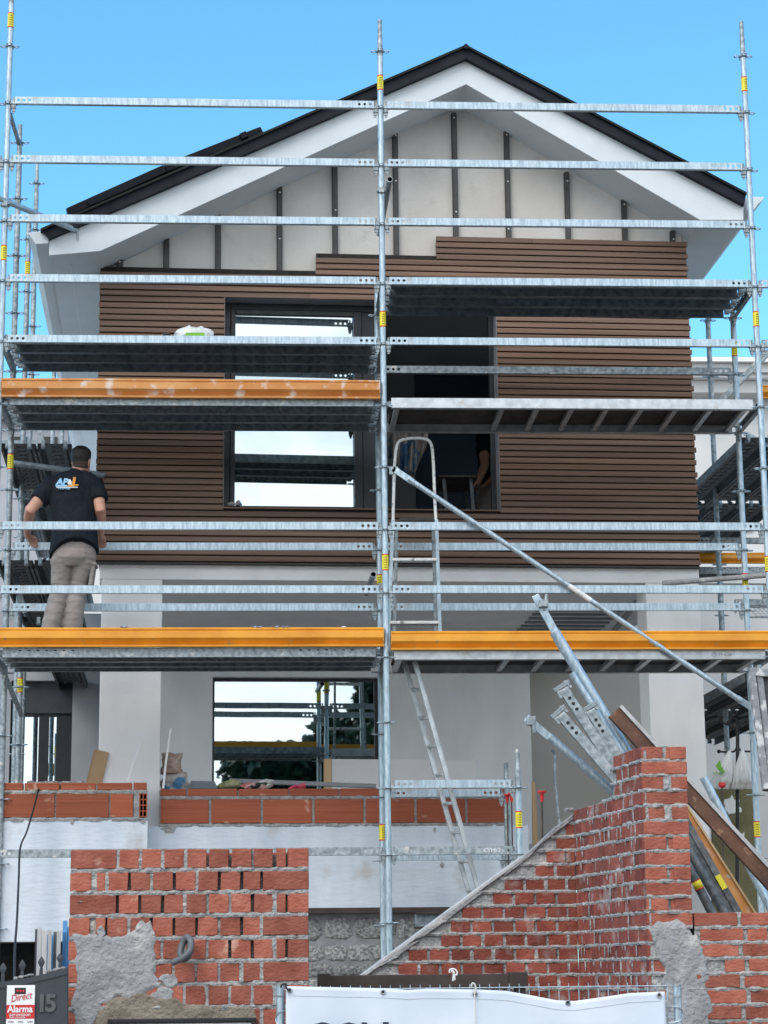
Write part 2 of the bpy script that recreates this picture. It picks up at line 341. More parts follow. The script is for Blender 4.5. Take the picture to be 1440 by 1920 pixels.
# side and rear walls close the volume
PB = 5.6
for a_, c_ in (((UL+.03, VW+.3, ZL+.1), (UL+.3, 9.2, 7.55)), ((UL+.03, PB, 2.8), (UL+.3, 9.2, ZL+.1)), ((UR-.3, VW+.3, ZL+.1), (UR-.03, 9.2, 7.95)), ((UR-.3, PB+.21, 2.8), (UR-.03, 9.2, ZL+.1)), ((UL+.3, 8.95, 2.8), (UR-.3, 9.2, 7.6))): b = MB(); b.box(a_, c_); b.build('side_wall', 'stucco', house, local=True)
# raked white eave: its front is the verge, its underside the soffit
E1 = [(92, 445), (874, 108), (1394, 382), (1394, 413), (1313, 412.7), (874, 158), (188, 470.7), (92, 479)]
b = hprism(E1, .76, 1.32); b.build('verge_board', 'stucco', house, local=True, bevel=.004)
el, er = hp(92, 479, .76), hp(1394, 413, .76)
b = MB(); b.box((el.x, 1.32, el.z), (UL+.12, 9.6, el.z+.16)); b.build('eave_soffit', 'stucco', house, local=True); b = MB(); b.box((UR-.12, 1.32, er.z), (er.x, 9.6, er.z+.15)); b.build('eave_soffit', 'stucco', house, local=True)
b = MB()
for du in (.16,): b.box((el.x+du, 1.0, el.z-.004), (el.x+du+.008, 9.5, el.z+.002))
b.build('soffit_joint', 'white', house, local=True)
roof = hprism([(78, 431), (873, 85), (1399, 362), (1396, 384), (874, 109.5), (92, 447)], .70, 9.7).build('roof', ['roof_edge'], house, local=True)
b = MB()                                    # roof covering over the edge board
for (x0, y0), (x1, y1) in (((76, 428), (874, 83)), ((873, 83), (1400, 360))):
    p, q = hp(x0, y0, .675), hp(x1, y1, .675); b.prism([p, q, q+Vector((0, 0, -.022)), p+Vector((0, 0, -.022))], (0, 9.1, 0))
b.build('roof_covering', 'roof', roof, local=True)
p = hp(874, 84, .66); b = MB(); b.tube([p+Vector((0, 0, -.012)), p+Vector((0, 9.1, -.012))], .022, 10); b.build('ridge_cap', 'roof', roof, local=True)
# gutters, box shaped on the left, ogee on the right
g0 = [hp(x, y, .74) for x, y in ((52, 436), (91, 432), (91, 456), (67, 458))]
b = MB(); b.prism(g0, (0, 8.8, 0)); b.build('gutter', 'stucco', house, local=True, bevel=.004)
g1 = [hp(x, y, .82) for x, y in ((1400, 369), (1433, 369), (1430, 376), (1422, 382), (1414, 393), (1400, 394))]
b = MB(); b.prism(g1, (0, 8.6, 0)); b.build('gutter', 'stucco', house, local=True, bevel=.003)
# battens, each one piece with its screws
for x0, y0, x1, y1, vv in ((224, 474, 226, 505, 0), (311, 434, 313, 507, 0), (408, 394, 410, 507, 0), (523, 341, 526, 507, 0), (627, 293, 630, 507, 0), (742, 241, 743, 482, 0), (852, 211, 856, 482, 0), (950, 240, 955, 452, 0), (1063, 322, 1067, 455, 0), (1170, 370, 1174, 455, 0), (1262, 432, 1263, 458, 0)):
    p, q = hp(x0, y0, 1.2), hp(x1, y1, 1.2); m_ = (p.x+q.x)/2; b = MB()
    b.box((m_-.019, 1.198, q.z-.25), (m_+.019, VW, p.z-.0)); b.box((m_-.025, 1.225, q.z-.25), (m_+.025, VW-.001, p.z-.0))
    bt = b.build('batten', 'batten', house, local=True, bevel=.002)
    n = max(1, int((p.z-q.z)/.3)); s_ = MB()
    for i in range(n):
        z = p.z-.07-.42*i+random.uniform(-.03, .03)
        if z > q.z+.03: s_.ball((m_+random.uniform(-.004, .004), 1.197, z), .009, .005, .009, 8, 5)
    if s_.v: s_.build('screw', 'steel_screw', bt, local=True, smooth=True)
# ribbed cladding: real slats over a dark backing
PIT = .0544; b = MB()
ztop = lambda u: 7.873 if u > hp(818, 470, VC).x-.001 else (7.70 if u > hp(592, 490, VC).x-.001 else 7.541)
u_a, u_b = hp(592, 490, VC).x, hp(818, 470, VC).x
def slat(u0, u1, z):
    r = random.uniform
    pts = [(0, .0), (0, .036), (.004, .041), (.026, .041), (.026, -.001), (.004, -.003)]
    yo = r(-.0015, .0015)
    b.loft([[Vector((u, VC+d+yo, z+h)) for d, h in pts] for u in (u0, u1)])
i = 0
while True:
    z = ZB + PIT*i + .012
    if z > 7.873-.04: break
    i += 1
    j = lambda: random.uniform(-.004, .004)
    lft = UL if z < 7.50 else (u_a if z < 7.66 else u_b)
    lft += j(); rgt = UR + j() + (.006 if i % 2 else -.006)
    segs = [(lft, W0u), (W1u, rgt)] if W0z-.03 < z < W1z-.01 else [(lft, rgt)]
    for s0, s1 in segs:
        if s1-s0 > 2.2 and (i//4) % 3 != 0:
            c_ = s0 + (s1-s0)*(.35 + .3*((i//4*37) % 10)/10); slat(s0, c_-.001, z); slat(c_+.001, s1, z)
        else: slat(s0, s1, z)
clad = b.build('cladding', 'clad', house, local=True)
b = MB(); y0, y1 = VC+.022, VC+.045
for a0, a1, z0, z1 in ((UL+.004, W0u-.001, ZB, 7.541), (W1u+.001, UR-.004, ZB, 7.873), (W0u-.001, W1u+.001, ZB, W0z), (W0u-.001, W1u+.001, W1z, 7.541), (u_a+.004, W1u+.001, 7.541, 7.70), (u_b+.004, W1u+.001, 7.70, 7.873)): b.box((a0, y0, z0), (a1, y1, z1))
b.build('cladding_backing', 'clad_back', clad, local=True)
b = MB(); b.box((UL, VC+.003, ZB-.012), (UR, VW+.01, ZB-.002)); b.build('base_profile', 'batten', clad, local=True)
# upper window
win = MB()
fo = 1.345                                  # front of the frame, set back in the reveal
for a, c in (((W0u, fo, W0z), (W0u+.055, fo+.07, W1z)), ((W1u-.045, fo, W0z), (W1u, fo+.07, W1z)), ((W0u+.055, fo, W1z-.06), (W1u-.045, fo+.07, W1z)), ((W0u+.055, fo, W0z), (W1u-.045, fo+.07, W0z+.03))): win.box(a, c)
um0, um1 = hp(678, 850, fo).x, hp(704, 850, fo).x
win.box((um0+.01, fo+.004, W0z+.03), (um1, fo+.066, W1z-.06))
window = win.build('window', 'frame_black', house, local=True, bevel=.004)
s = MB(); sx0, sx1 = W0u+.057, um0
for a, c in (((sx0, fo-.012, W0z+.032), (sx0+.04, fo+.05, W1z-.062)), ((sx1-.06, fo-.012, W0z+.032), (sx1+.008, fo+.05, W1z-.062)), ((sx0+.04, fo-.012, W1z-.105), (sx1-.06, fo+.05, W1z-.062)), ((sx0+.04, fo-.012, W0z+.032), (sx1-.06, fo+.05, W0z+.05))): s.box(a, c)
sash = s.build('sash', 'frame_black', window, local=True, bevel=.004)
b = MB(); b.box((sx0+.04, fo+.014, W0z+.05), (sx1-.06, fo+.03, W1z-.105)); b.build('pane', 'glass', window, local=True)
b = MB(); b.box((W1u-.004, VC+.004, W0z), (W1u+.002, fo, W1z)); b.box((W0u-.002, VC+.004, W0z), (W0u+.003, fo, W1z)); b.box((W0u, VC+.004, W1z-.004), (W1u, fo, W1z+.004)); b.build('reveal', 'frame_grey', window, local=True)
b = MB(); b.box((W0u, VC-.012, W0z-.012), (W1u, fo, W0z-.001)); b.build('sill', 'clad', window, local=True)
# the room behind it
b = MB(); rx0, rx1, rz0, rz1, rv = -2.0, 2.6, 5.05, 7.55, 4.3
b.box((rx0, rv, rz0), (rx1, rv+.1, rz1)); b.box((rx0-.1, 1.56, rz0), (rx0, rv, rz1)); b.box((rx1, 1.56, rz0), (rx1+.1, rv, rz1)); b.box((rx0, 1.56, rz1), (rx1, rv, rz1+.08))
b.build('room_wall', 'room', house, local=True)
b = MB(); b.box((rx0, 1.56, rz0-.1), (rx1, rv, rz0)); b.build('room_floor', 'room', house, local=True)
b = MB(); p, q = hp(778, 702, rv-.06), hp(930, 900, rv-.06); b.box((p.x, rv-.05, rz0), (q.x+.5, rv-.002, p.z)); b.build('room_doorway', 'room_blue', house, local=True)
# ground floor: lintel, pillars, porch
b = MB(); b.box((hp(187, 1075, VW).x, VW-.012, ZL), (hp(1310, 1075, VW).x, VW+.32, ZB-.013)); b.build('lintel', 'stucco_grey', house, local=True, bevel=.006)
b = MB(); pl0, pl1 = hp(187, 1300, VW).x, hp(302, 1300, VW).x; b.box((pl0, VW-.010, 2.5), (pl1, VW+.34, ZL)); b.build('pillar', 'stucco_grey', house, local=True, bevel=.008)
b = MB(); pr0, pr1 = hp(1217, 1300, VW).x, hp(1319, 1300, VW).x; b.box((pr0, VW-.010, 2.5), (pr1, VW+.36, ZL)); b.build('pillar', 'stucco_grey', house, local=True, bevel=.008)
BV = 3.9
b = MB(); b.box((UL+.03, VW+.31, ZL+.03), (UR-.03, PB, ZL+.1)); b.build('porch_ceiling', 'stucco_grey', house, local=True)
o0, o1 = hp(990, 1140, 3.2), hp(1130, 1140, 3.2); b = MB()
for k in range(7): b.box((o0.x, 2.5+.22*k, ZL+.012), (o1.x+.1, 2.56+.22*k, ZL+.028))
b.bar((o1.x+.12, 2.2, ZL+.02), (o1.x+.3, 4.6, ZL+.02), .05, .015); b.build('ceiling_lath', 'frame_grey', house, local=True)
gw0, gw1, gwt, gwb = hp(398, 1400, BV).x, hp(714, 1400, BV).x, hp(500, 1269, BV).z, 3.05
be = hp(995, 1350, BV).x; b = MB()
b.box((UL+.31, BV, 2.7), (gw0, BV+.22, ZL+.03)); b.box((gw1, BV, 2.7), (be, BV+.22, ZL+.03)); b.box((gw0, BV, gwt), (gw1, BV+.22, ZL+.03)); b.box((gw0, BV, 2.7), (gw1, BV+.22, gwb)); b.build('porch_wall', 'stucco_grey', house, local=True)
b = MB(); b.box((be-.2, PB, 2.7), (hp(1290, 1300, PB).x, PB+.2, ZL+.09)); b.build('porch_side_wall', 'beige', house, local=True)
b = MB(); b.box((UL+.31, VW+.31, 2.6), (UR-.03, PB, 2.7)); b.build('porch_floor', 'cement', house, local=True)
b = MB(); f1 = BV+.1
for a, c in (((gw0, f1, gwb), (gw0+.02, f1+.06, gwt)), ((gw1-.05, f1, gwb), (gw1, f1+.06, gwt)), ((gw0+.02, f1, gwt-.03), (gw1-.05, f1+.06, gwt)), ((gw0+.02, f1, gwb), (gw1-.05, f1+.06, gwb+.06))): b.box(a, c)
gwin = b.build('window', 'frame_black', house, local=True, bevel=.003)
b = MB(); b.box((gw0+.02, f1+.02, gwb+.06), (gw1-.05, f1+.036, gwt-.03)); b.build('pane', 'glass', gwin, local=True)
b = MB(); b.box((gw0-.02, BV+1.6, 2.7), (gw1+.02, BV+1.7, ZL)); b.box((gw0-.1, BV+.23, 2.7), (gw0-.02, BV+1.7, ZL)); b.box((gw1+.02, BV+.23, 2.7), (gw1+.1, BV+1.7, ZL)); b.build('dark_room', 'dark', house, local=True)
# low wing on the left, set back
WV = 5.2; wl, wr = hp(-420, 1300, WV).x, hp(186, 1300, WV).x
a0, a1, at_ = hp(18, 1400, WV).x, hp(134, 1400, WV).x, hp(80, 1276, WV).z
b = MB(); ztp = hp(100, 1150, WV).z
b.box((wl, WV, 0), (a0, WV+.3, ztp)); b.box((a1, WV, 0), (wr+.1, WV+.3, ztp)); b.box((a0, WV, at_), (a1, WV+.3, ztp)); b.box((a0, WV, 0), (a1, WV+.3, 3.0)); b.build('wing_wall', 'wing_grey', house, local=True)
b = MB(); fz = hp(80, 1335, WV).z; b.box((a0, WV+.10, fz), (a1, WV+.2, at_)); b.build('shutter_box', 'gate', house, local=True)
b = MB(); mid = (a0+a1)/2
for u0, u1 in ((a0, a0+.06), (mid-.03, mid+.07), (a1-.16, a1)): b.box((u0, WV+.12, 3.0), (u1, WV+.2, fz))
b.box((a0, WV+.12, fz-.03), (a1, WV+.2, fz)); ww = b.build('window', 'frame_black', house, local=True, bevel=.003)
b = MB(); b.box((a0+.06, WV+.15, 3.0), (a1-.16, WV+.165, fz-.03)); b.build('pane', 'glass', ww, local=True)
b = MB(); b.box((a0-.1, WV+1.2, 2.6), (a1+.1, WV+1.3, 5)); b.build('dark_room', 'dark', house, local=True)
b = MB(); b.box((wl, WV+.3, ztp-.2), (wr+.1, WV+4, ztp)); b.build('wing_roof', 'stucco_grey', house, local=True)

# ------------------------------------------------------------------ terrace base and parapets (house frame)
def hblocks(b, bm, u0, u1, v, z0, z1, ln, first, depth=.12, gap=.012):
    u = u0
    nxt = first
    while u < u1-.02:
        e = min(u+nxt, u1)
        j = lambda a=.003: random.uniform(-a, a)
        b.box((u+gap/2, v+j(), z0+j(.002)), (e-gap/2, v+depth, z1+j(.003)))
        u = e; nxt = ln
def lumpy(b, p0, p1, h, v, d, n=None, amp=.012, freq=22):    # mortar bed with a squeezed, uneven face and edges
    L_ = (Vector(p1)-Vector(p0)).length; n = n or max(6, int(L_/.02)); p0, p1 = Vector(p0), Vector(p1); nrm = Vector(d)
    rings = []
    for i in range(n+1):
        c = p0.lerp(p1, i/n); e1 = noise.noise(c*freq)*amp; e2 = noise.noise(c*freq+Vector((9, 3, 1)))*amp*.6; e3 = noise.noise(c*freq+Vector((2, 8, 5)))*amp*.6
        f = nrm*e1
        rings.append([c+Vector((0, 0, -h/2-e2)) - nrm*.05, c+Vector((0, 0, -h/2-e2))+f, c+f*1.25+nrm*.003, c+Vector((0, 0, h/2+e3))+f, c+Vector((0, 0, h/2+e3)) - nrm*.05])
    b.loft(rings)
FR = Vector((0, -1, 0))
VL, VR = .93, 1.13
def zz(y, x, v): return hp(x, y, v).z
lp = thing('parapet_wall', 'low hollow brick parapet on the left terrace edge, its end brick showing open cells', 'wall', (0, 0, 0), HA)
u1 = hp(276, 1500, VL).x; u0 = hp(-60, 1500, VL).x - .41*5
b = MB(); m_ = MB()
hblocks(b, m_, u0, u1, VL, zz(1481, 150, VL), zz(1468, 150, VL), .285, .2)
uend = hp(251, 1500, VL).x; hblocks(b, m_, u0, uend, VL, zz(1532.5, 150, VL), zz(1488, 150, VL), .425, .18)
b.build('hollow_bricks', 'hollow', lp, local=True, bevel=.004)
lumpy(m_, (u0, VL+.004, zz(1484.5, 150, VL)), (u1, VL+.004, zz(1484.5, 150, VL)), .03, 0, FR); lumpy(m_, (u0, VL+.004, zz(1536, 150, VL)), (u1, VL+.004, zz(1536, 150, VL)), .028, 0, FR)
m_.box((u0, VL+.016, zz(1537, 150, VL)), (uend+.01, VL+.1, zz(1482, 150, VL))); m_.box((uend, VL+.002, zz(1534, 150, VL)), (hp(261, 1500, VL).x, VL+.1, zz(1487, 150, VL)))
lumpy(m_, (u0+2.5, VL+.05, zz(1467, 150, VL)), (u0+2.95, VL+.05, zz(1467, 150, VL)), .03, 0, FR, amp=.03)
m_.build('mortar', 'mortar', lp, local=True)
ea, eb_, z0_, z1_ = hp(261, 1500, VL).x, u1, zz(1532, 268, VL), zz(1487, 268, VL); b = MB()
for i in range(3): u = ea+(eb_-ea-.008)*i/2; b.box((u, VL, z0_), (u+.008, VL+.09, z1_))
for i in range(5): z = z0_+(z1_-z0_-.008)*i/4; b.box((ea+.008, VL+.001, z), (eb_-.008, VL+.09, z+.008))
b.build('end_brick', 'hollow', lp, local=True); b = MB(); b.box((ea+.004, VL+.088, z0_+.004), (eb_-.004, VL+.094, z1_-.004)); b.build('brick_cell', 'dark', lp, local=True)
rp = thing('parapet_wall', 'long hollow brick parapet along the terrace edge behind the central posts', 'wall', (0, 0, 0), HA)
u0 = hp(299, 1500, VR).x; u1 = hp(950, 1500, VR).x; b = MB(); m_ = MB()
hblocks(b, m_, u0, u1, VR, zz(1492, 600, VR), zz(1479, 600, VR), .41, .22); hblocks(b, m_, u0, u1, VR, zz(1543, 600, VR), zz(1498, 600, VR), .415, .405, gap=.022)
b.build('hollow_bricks', 'hollow', rp, local=True, bevel=.004)
lumpy(m_, (u0, VR+.004, zz(1495, 600, VR)), (u1, VR+.004, zz(1495, 600, VR)), .026, 0, FR); lumpy(m_, (u0, VR+.004, zz(1547, 600, VR)), (u1, VR+.004, zz(1547, 600, VR)), .022, 0, FR)
m_.box((u0, VR+.012, zz(1547, 600, VR)), (u1, VR+.1, zz(1481, 600, VR))); m_.build('mortar', 'mortar', rp, local=True)
# white rendered base
bs = thing('terrace_base', 'white rendered base wall under the terrace, chipped along its top edge', 'wall', (0, 0, 0), HA)
def slabface(u0, u1, z0, z1, v, d):
    b = MB(); n = 60
    top = [Vector((u0+(u1-u0)*i/n, v, z1+noise.noise(Vector((i*.37, z1, 1)))*.012)) for i in range(n+1)]
    b.prism([Vector((u0, v, z0))]+top[::1]+[Vector((u1, v, z0))], (0, d, 0)); return b
a0, a1 = hp(-520, 1600, VL).x, hp(276, 1600, VL).x
slabface(a0, a1, zz(1765, 100, VL), zz(1538, 150, VL), VL+.01, .6).build('rendered_face', 'base_white', bs, local=True)
a2, a3 = hp(277, 1600, VR).x, hp(992, 1600, VR).x
slabface(a2, a3, zz(1703, 640, VR), zz(1548, 600, VR), VR+.006, .5).build('rendered_face', 'base_white', bs, local=True)
b = MB(); b.box((a2, VR+.0, zz(1712, 640, VR)), (a3, VR+.4, zz(1702, 640, VR))); b.build('drip_edge', 'brown_steel', bs, local=True)
b = MB()                                    # bare patches of mortar where the render has come off
for px, py, w, h, v in ((317, 1554, 34, 20, VR), (135, 1541, 7, 12, VL), (268, 1540, 12, 10, VL), (829, 1800-1, 4, 8, VR), (829, 1622, 9, 14, VR), (815, 1556, 6, 12, VR)):
    c_ = hp(px, py, v); k = 230.; pts = []
    for i in range(14):
        t = 2*math.pi*i/14; r = .7+.5*noise.noise(Vector((px+i*.9, py, 0))); pts.append(c_+Vector((math.cos(t)*w/2/k*r*1.1, 0, math.sin(t)*h/2/k*r*1.1)))
    b.prism(pts, (0, .05, 0))
b.build('bare_patch', 'mortar', bs, local=True)
b = MB(); b.box((a0, .2, 1.35), (a1-.9, .55, 1.53)); b.build('concrete_beam', 'cement', bs, local=True)
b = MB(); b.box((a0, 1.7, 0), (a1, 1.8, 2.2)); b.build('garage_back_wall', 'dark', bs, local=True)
# stone wall below
sw = thing('stone_wall', 'grey rubble stone wall below the white terrace base', 'wall', (0, 0, 0), HA)
b = MB(); SV = VR+.10; su0, su1 = a2-.1, a3
b.box((su0, SV+.0, 0), (su1, SV+.4, zz(1711, 640, VR)))
b.build('wall_core', 'stone_joint', sw, local=True)
b = MB(); z = .05
while z < 2.12:
    h = random.uniform(.11, .24); u = su0+random.uniform(-.1, 0)
    while u < su1:
        w = random.uniform(.12, .38); hh = h*random.uniform(.72, 1.0); n = 13; rings = []; cx, cz = u+w/2, z+h/2; sd = random.uniform(0, 99)
        for k, (sc, dy) in enumerate(((1.0, .03), (.99, .008), (.95, -.004), (.75, -.009), (.3, -.010))):
            ring = []
            for i in range(n):
                t = 2*math.pi*i/n; ca, sa = math.cos(t), math.sin(t); p_ = 4.5
                q = (abs(ca)**p_+abs(sa)**p_)**(-1/p_); r = .97+.2*noise.noise(Vector((sd+ca*1.3, sa*1.3, 0)))
                ring.append(Vector((cx+ca*q*r*sc*(w*.50), SV+dy+noise.noise(Vector((sd+i, k*.7, 2)))*.008, cz+sa*q*r*sc*(hh*.50))))
            rings.append(ring)
        b.loft(rings); u += w
    z += h
b.build('stones', 'stone', sw, local=True, smooth=True)
sb = thing('steel_beam', 'dark steel beam resting against the stone wall under the white base', 'beam', (0, 0, 0), HA)
p, q = hp(778, 1722, 1.0), hp(1060, 1722, 1.0); b = MB(); b.box((p.x, .93, p.z+.035), (q.x, 1.08, p.z+.05)); b.box((p.x, .93, p.z-.08), (q.x, 1.08, p.z-.065)); b.build('flange', 'brown_steel', sb, local=True)
b = MB(); b.box((p.x, 1.0, p.z-.065), (q.x, 1.012, p.z+.035)); b.build('web', 'galv_dark', sb, local=True)

# ------------------------------------------------------------------ brick walls on the street line
def brick_face(bb, mm, O, Rr, Nn, width, z_rows, hgt, layout, dep=.11, top=None, openj=.45, jit=.004, lump=.010, skip=None):
    """rows of bricks seen along Nn; layout(row) yields (x0,x1) along Rr"""
    O, Rr, Nn = Vector(O), Vector(Rr).normalized(), Vector(Nn).normalized()
    for ri, z in enumerate(z_rows):
        prev = None
        for x0, x1 in layout(ri):
            if top and min(top(x0), top(x1)) < z+hgt: prev = None; continue
            if skip and skip((x0+x1)/2, z+hgt/2): prev = None; continue
            j = lambda a=jit: random.uniform(-a, a)
            o = Nn*j(); vs = []
            for d in (0, -dep):
                for x, zz_ in ((x0, z), (x1, z), (x1, z+hgt), (x0, z+hgt)): vs.append(O+Rr*(x+j(.002))+Vector((0, 0, zz_+j(.002)))+Nn*d+o)
            bb.add(vs, [(0, 1, 2, 3), (7, 6, 5, 4), (0, 4, 5, 1), (1, 5, 6, 2), (2, 6, 7, 3), (3, 7, 4, 0)])
            if prev is not None and x0-prev > .004 and random.random() > openj:
                n = 5; rings = []; dd = random.uniform(-.014, .002)
                for i in range(n+1):
                    zc = z-.004+(hgt+.008)*i/n; e = noise.noise(Vector((x0*17+O.x, zc*30, 4)))*lump
                    rings.append([O+Rr*(prev-.004)+Vector((0, 0, zc))+Nn*(dd-.03), O+Rr*(prev-.003)+Vector((0, 0, zc))+Nn*(dd+e), O+Rr*(x0+.003)+Vector((0, 0, zc))+Nn*(dd+e*.7), O+Rr*(x0+.004)+Vector((0, 0, zc))+Nn*(dd-.03)])
                mm.loft(rings)
            prev = x1
def patch(b, outline, nrm, amp=.012, res=.018, thick=.012):      # hand-thrown cement on a face: an uneven sheet with its own outline, standing proud
    pts = [Vector(p) for p in outline]; c = sum(pts, Vector())/len(pts); nrm = Vector(nrm)
    n = len(pts)*12; bd = []
    for i in range(n):
        k = i/12; a, q = pts[int(k) % len(pts)], pts[(int(k)+1) % len(pts)]; p = a.lerp(q, k-int(k)); d = (p-c).normalized()
        bd.append(p+d*.020*noise.noise(p*30)+d*.045*noise.noise(p*11))
    rings = [[p-nrm*.05 for p in bd], [p-nrm*.004 for p in bd]]
    for s_ in (.95, .88, .8, .7, .6, .5, .4, .3, .2, .1, .03):
        rings.append([c+(p-c)*s_+nrm*(thick*(1 if s_ < .9 else .35)+amp*noise.noise((c+(p-c)*s_)*9)*(1-s_**3)+amp*.25*noise.noise((c+(p-c)*s_)*37)) for p in bd])
    b.loft(rings)
YS = -4.8
# left block
lw = thing('brick_pillar', 'stub of new red brick wall at the street with a grey cement patch at its lower left', 'wall', (-1.31, YS, 0))
X0, X1 = -1.939, -.695; WD = X1-X0; PZ = .1172; HB = .097
rowsL = [at(300, 1627.5, YS).z - PZ*i for i in range(0, 19)]
def layL(ri):
    S_, Hd, g, hf = .238, .102, .0155, .048; out = []
    if ri % 2 == 0:
        out.append((0, S_)); x = S_+g
        while x+Hd < WD-.2: out.append((x, x+Hd)); x += Hd+g
        r1 = WD-Hd; r0 = r1-.018-hf; 
        if r0-.02-x > .03: out.append((x, r0-.02))
        out += [(r0, r0+hf), (r1, WD)]
    else:
        out += [(0, Hd), (Hd+.035, Hd+.035+hf)]; x = Hd+.035+hf+.012; r0 = WD-S_
        while x+Hd < r0-.012: out.append((x, x+Hd)); x += Hd+g
        if r0-.012-x > .03: out.append((x, r0-.014))
        out.append((r0, WD))
    return out
bb, mm = MB(), MB()
brick_face(bb, mm, (X0, YS, 0), (1, 0, 0), (0, -1, 0), WD, rowsL, HB, layL)
bb.box((X0+.01, YS+.2, 0), (X1-.01, YS+.24, rowsL[0]+HB-.01))
def layside(ri): return [(0, .1), (.114, .235)] if ri % 2 else [(0, .235)]
brick_face(bb, mm, (X1, YS+.006, 0), (0, 1, 0), (1, 0, 0), .24, rowsL, HB, layside); brick_face(bb, mm, (X0, YS+.24, 0), (0, -1, 0), (-1, 0, 0), .24, rowsL, HB, layside)
bb.build('bricks', 'brick', lw, bevel=.0035)
for z in rowsL: lumpy(mm, (X0+.002, YS+.003, z-.010), (X1-.002, YS+.003, z-.010), .024, 0, FR, amp=.014, freq=26); lumpy(mm, (X1-.004, YS, z-.010), (X1-.004, YS+.24, z-.010), .022, 0, (1, 0, 0), amp=.01)
mm.box((X0+.03, YS+.06, 0), (X1-.03, YS+.2, rowsL[0]+HB-.03)); mm.build('mortar', 'mortar', lw)
b = MB(); patch(b, [at(x, y, YS) for x, y in ((135, 1752), (158, 1742), (185, 1750), (215, 1762), (250, 1752), (285, 1745), (297, 1775), (290, 1815), (300, 1850), (262, 1868), (215, 1872), (180, 1895), (165, 1940), (133, 1940))], (0, -1, 0), thick=.008); b.build('cement_patch', 'cement', lw, smooth=True)
for cx, cy, w, h in ((187, 1752, 9, 16), (277, 1752, 8, 20), (318, 1836, 16, 12), (302, 1868, 20, 14), (262, 1740, 6, 10), (150, 1690, 7, 4)):
    b = MB(); patch(b, [at(cx+w*math.cos(q*.63)*random.uniform(.75, 1.2), cy+h*math.sin(q*.63)*random.uniform(.75, 1.2), YS) for q in range(10)], (0, -1, 0), thick=.005, amp=.008); b.build('cement_patch', 'cement', lw, smooth=True)
b = MB(); patch(b, [at(x, y, YS) for x, y in ((168, 1900), (200, 1872), (262, 1860), (320, 1876), (400, 1884), (470, 1890), (484, 1915), (480, 1945), (330, 1950), (170, 1950))], (0, -1, 0), thick=.008); b.build('cement_patch', 'cement_brown', lw, smooth=True)
mb = thing('meter_box', 'dark framed meter box let into the foot of the left brick stub', 'meter box', at(340, 1918, YS-.02))
p, q = at(202, 1911, YS-.025), at(480, 1911, YS-.025); b = MB(); b.box((p.x, YS-.035, p.z-.02), (q.x, YS+.02, p.z)); b.box((p.x, YS-.035, p.z-.42), (p.x+.02, YS+.02, p.z-.02)); b.box((q.x-.02, YS-.035, p.z-.42), (q.x, YS+.02, p.z-.02)); b.box((p.x+.02, YS-.035, p.z-.42), (q.x-.02, YS+.02, p.z-.40)); b.build('frame', 'black', mb, bevel=.003)
b = MB(); b.box((p.x+.022, YS-.022, p.z-.398), (q.x-.022, YS+.01, p.z-.024)); b.build('door', 'alu', mb, bevel=.003)
# grey conduit looping out of the wall
cz = thing('conduit', 'grey corrugated conduit looping out of the left brick stub', 'conduit', at(345, 1780, YS))
pts = [at(x, y, YS+d) for x, y, d in ((352, 1762, .08), (352, 1762, -.02), (357, 1775, -.07), (353, 1792, -.09), (344, 1798, -.085), (338, 1786, -.07), (343, 1768, -.06), (351, 1757, -.075), (358, 1766, -.10), (356, 1783, -.115), (344, 1795, -.12), (330, 1802, -.125), (322, 1806, -.13))]
from mathutils import geometry as _g
def smoothpts(pts, n=6):
    out = []
    for i in range(len(pts)-1):
        p0, p1, p2, p3 = pts[max(i-1, 0)], pts[i], pts[i+1], pts[min(i+2, len(pts)-1)]
        for k in range(n):
            t = k/n; out.append(.5*((2*p1)+(p2-p0)*t+(2*p0-5*p1+4*p2-p3)*t*t+(3*p1-p0-3*p2+p3)*t**3))
    return out+[pts[-1]]
sp = smoothpts(pts, 9); b = MB(); b.tube(sp, [.0165+.0016*(i % 2) for i in range(len(sp))], 10); b.build('tube', 'conduit', cz, smooth=True)

# right-hand wall: high end, splayed flank, far leg with a raking top, low run to the right
rw = thing('brick_wall', 'red brick garden wall with a raking top, stepping up to a tall end pier', 'wall', (1.2, YS, 0))
PZ2, HB2 = .0800, .067
ztopP = at(1240, 1400, YS).z
rowsR = [ztopP-HB2-PZ2*i for i in range(0, 36)]
XA, XB = at(1204, 1450, YS).x, at(1289, 1600, YS).x
XB = XA+.243
FARX = at(1077, 1560, -3.5).x; FAR = Vector((FARX, -3.5, 0)); NEAR = Vector((XA, YS, 0))
def layP(ri): return [(0, .116), (.152, .243)] if ri % 2 == 0 else [(0, .243)]
bb, mm = MB(), MB(); bb2, mm2 = MB(), MB()
zlow = at(1300, 1712, YS).z
brick_face(bb, mm, (XA, YS, 0), (1, 0, 0), (0, -1, 0), .243, [z for z in rowsR], HB2, layP, openj=.25, skip=lambda x, z: z < zlow-.09 and x > .10)
brick_face(bb, mm, (XA+.243, YS+.005, 0), (0, 1, 0), (1, 0, 0), 1., [z for z in rowsR if z > zlow-.1], HB2, lambda ri: [(max(.004, .25*k+(.0 if ri % 2 else -.12)), .236+.25*k+(.0 if ri % 2 else -.12)) for k in range(0, 5)], openj=.1)
for z in rowsR: lumpy(mm, (XA+.004, YS+.002, z-.006), (XA+.24, YS+.002, z-.006), .02, 0, FR, amp=.012, freq=28)
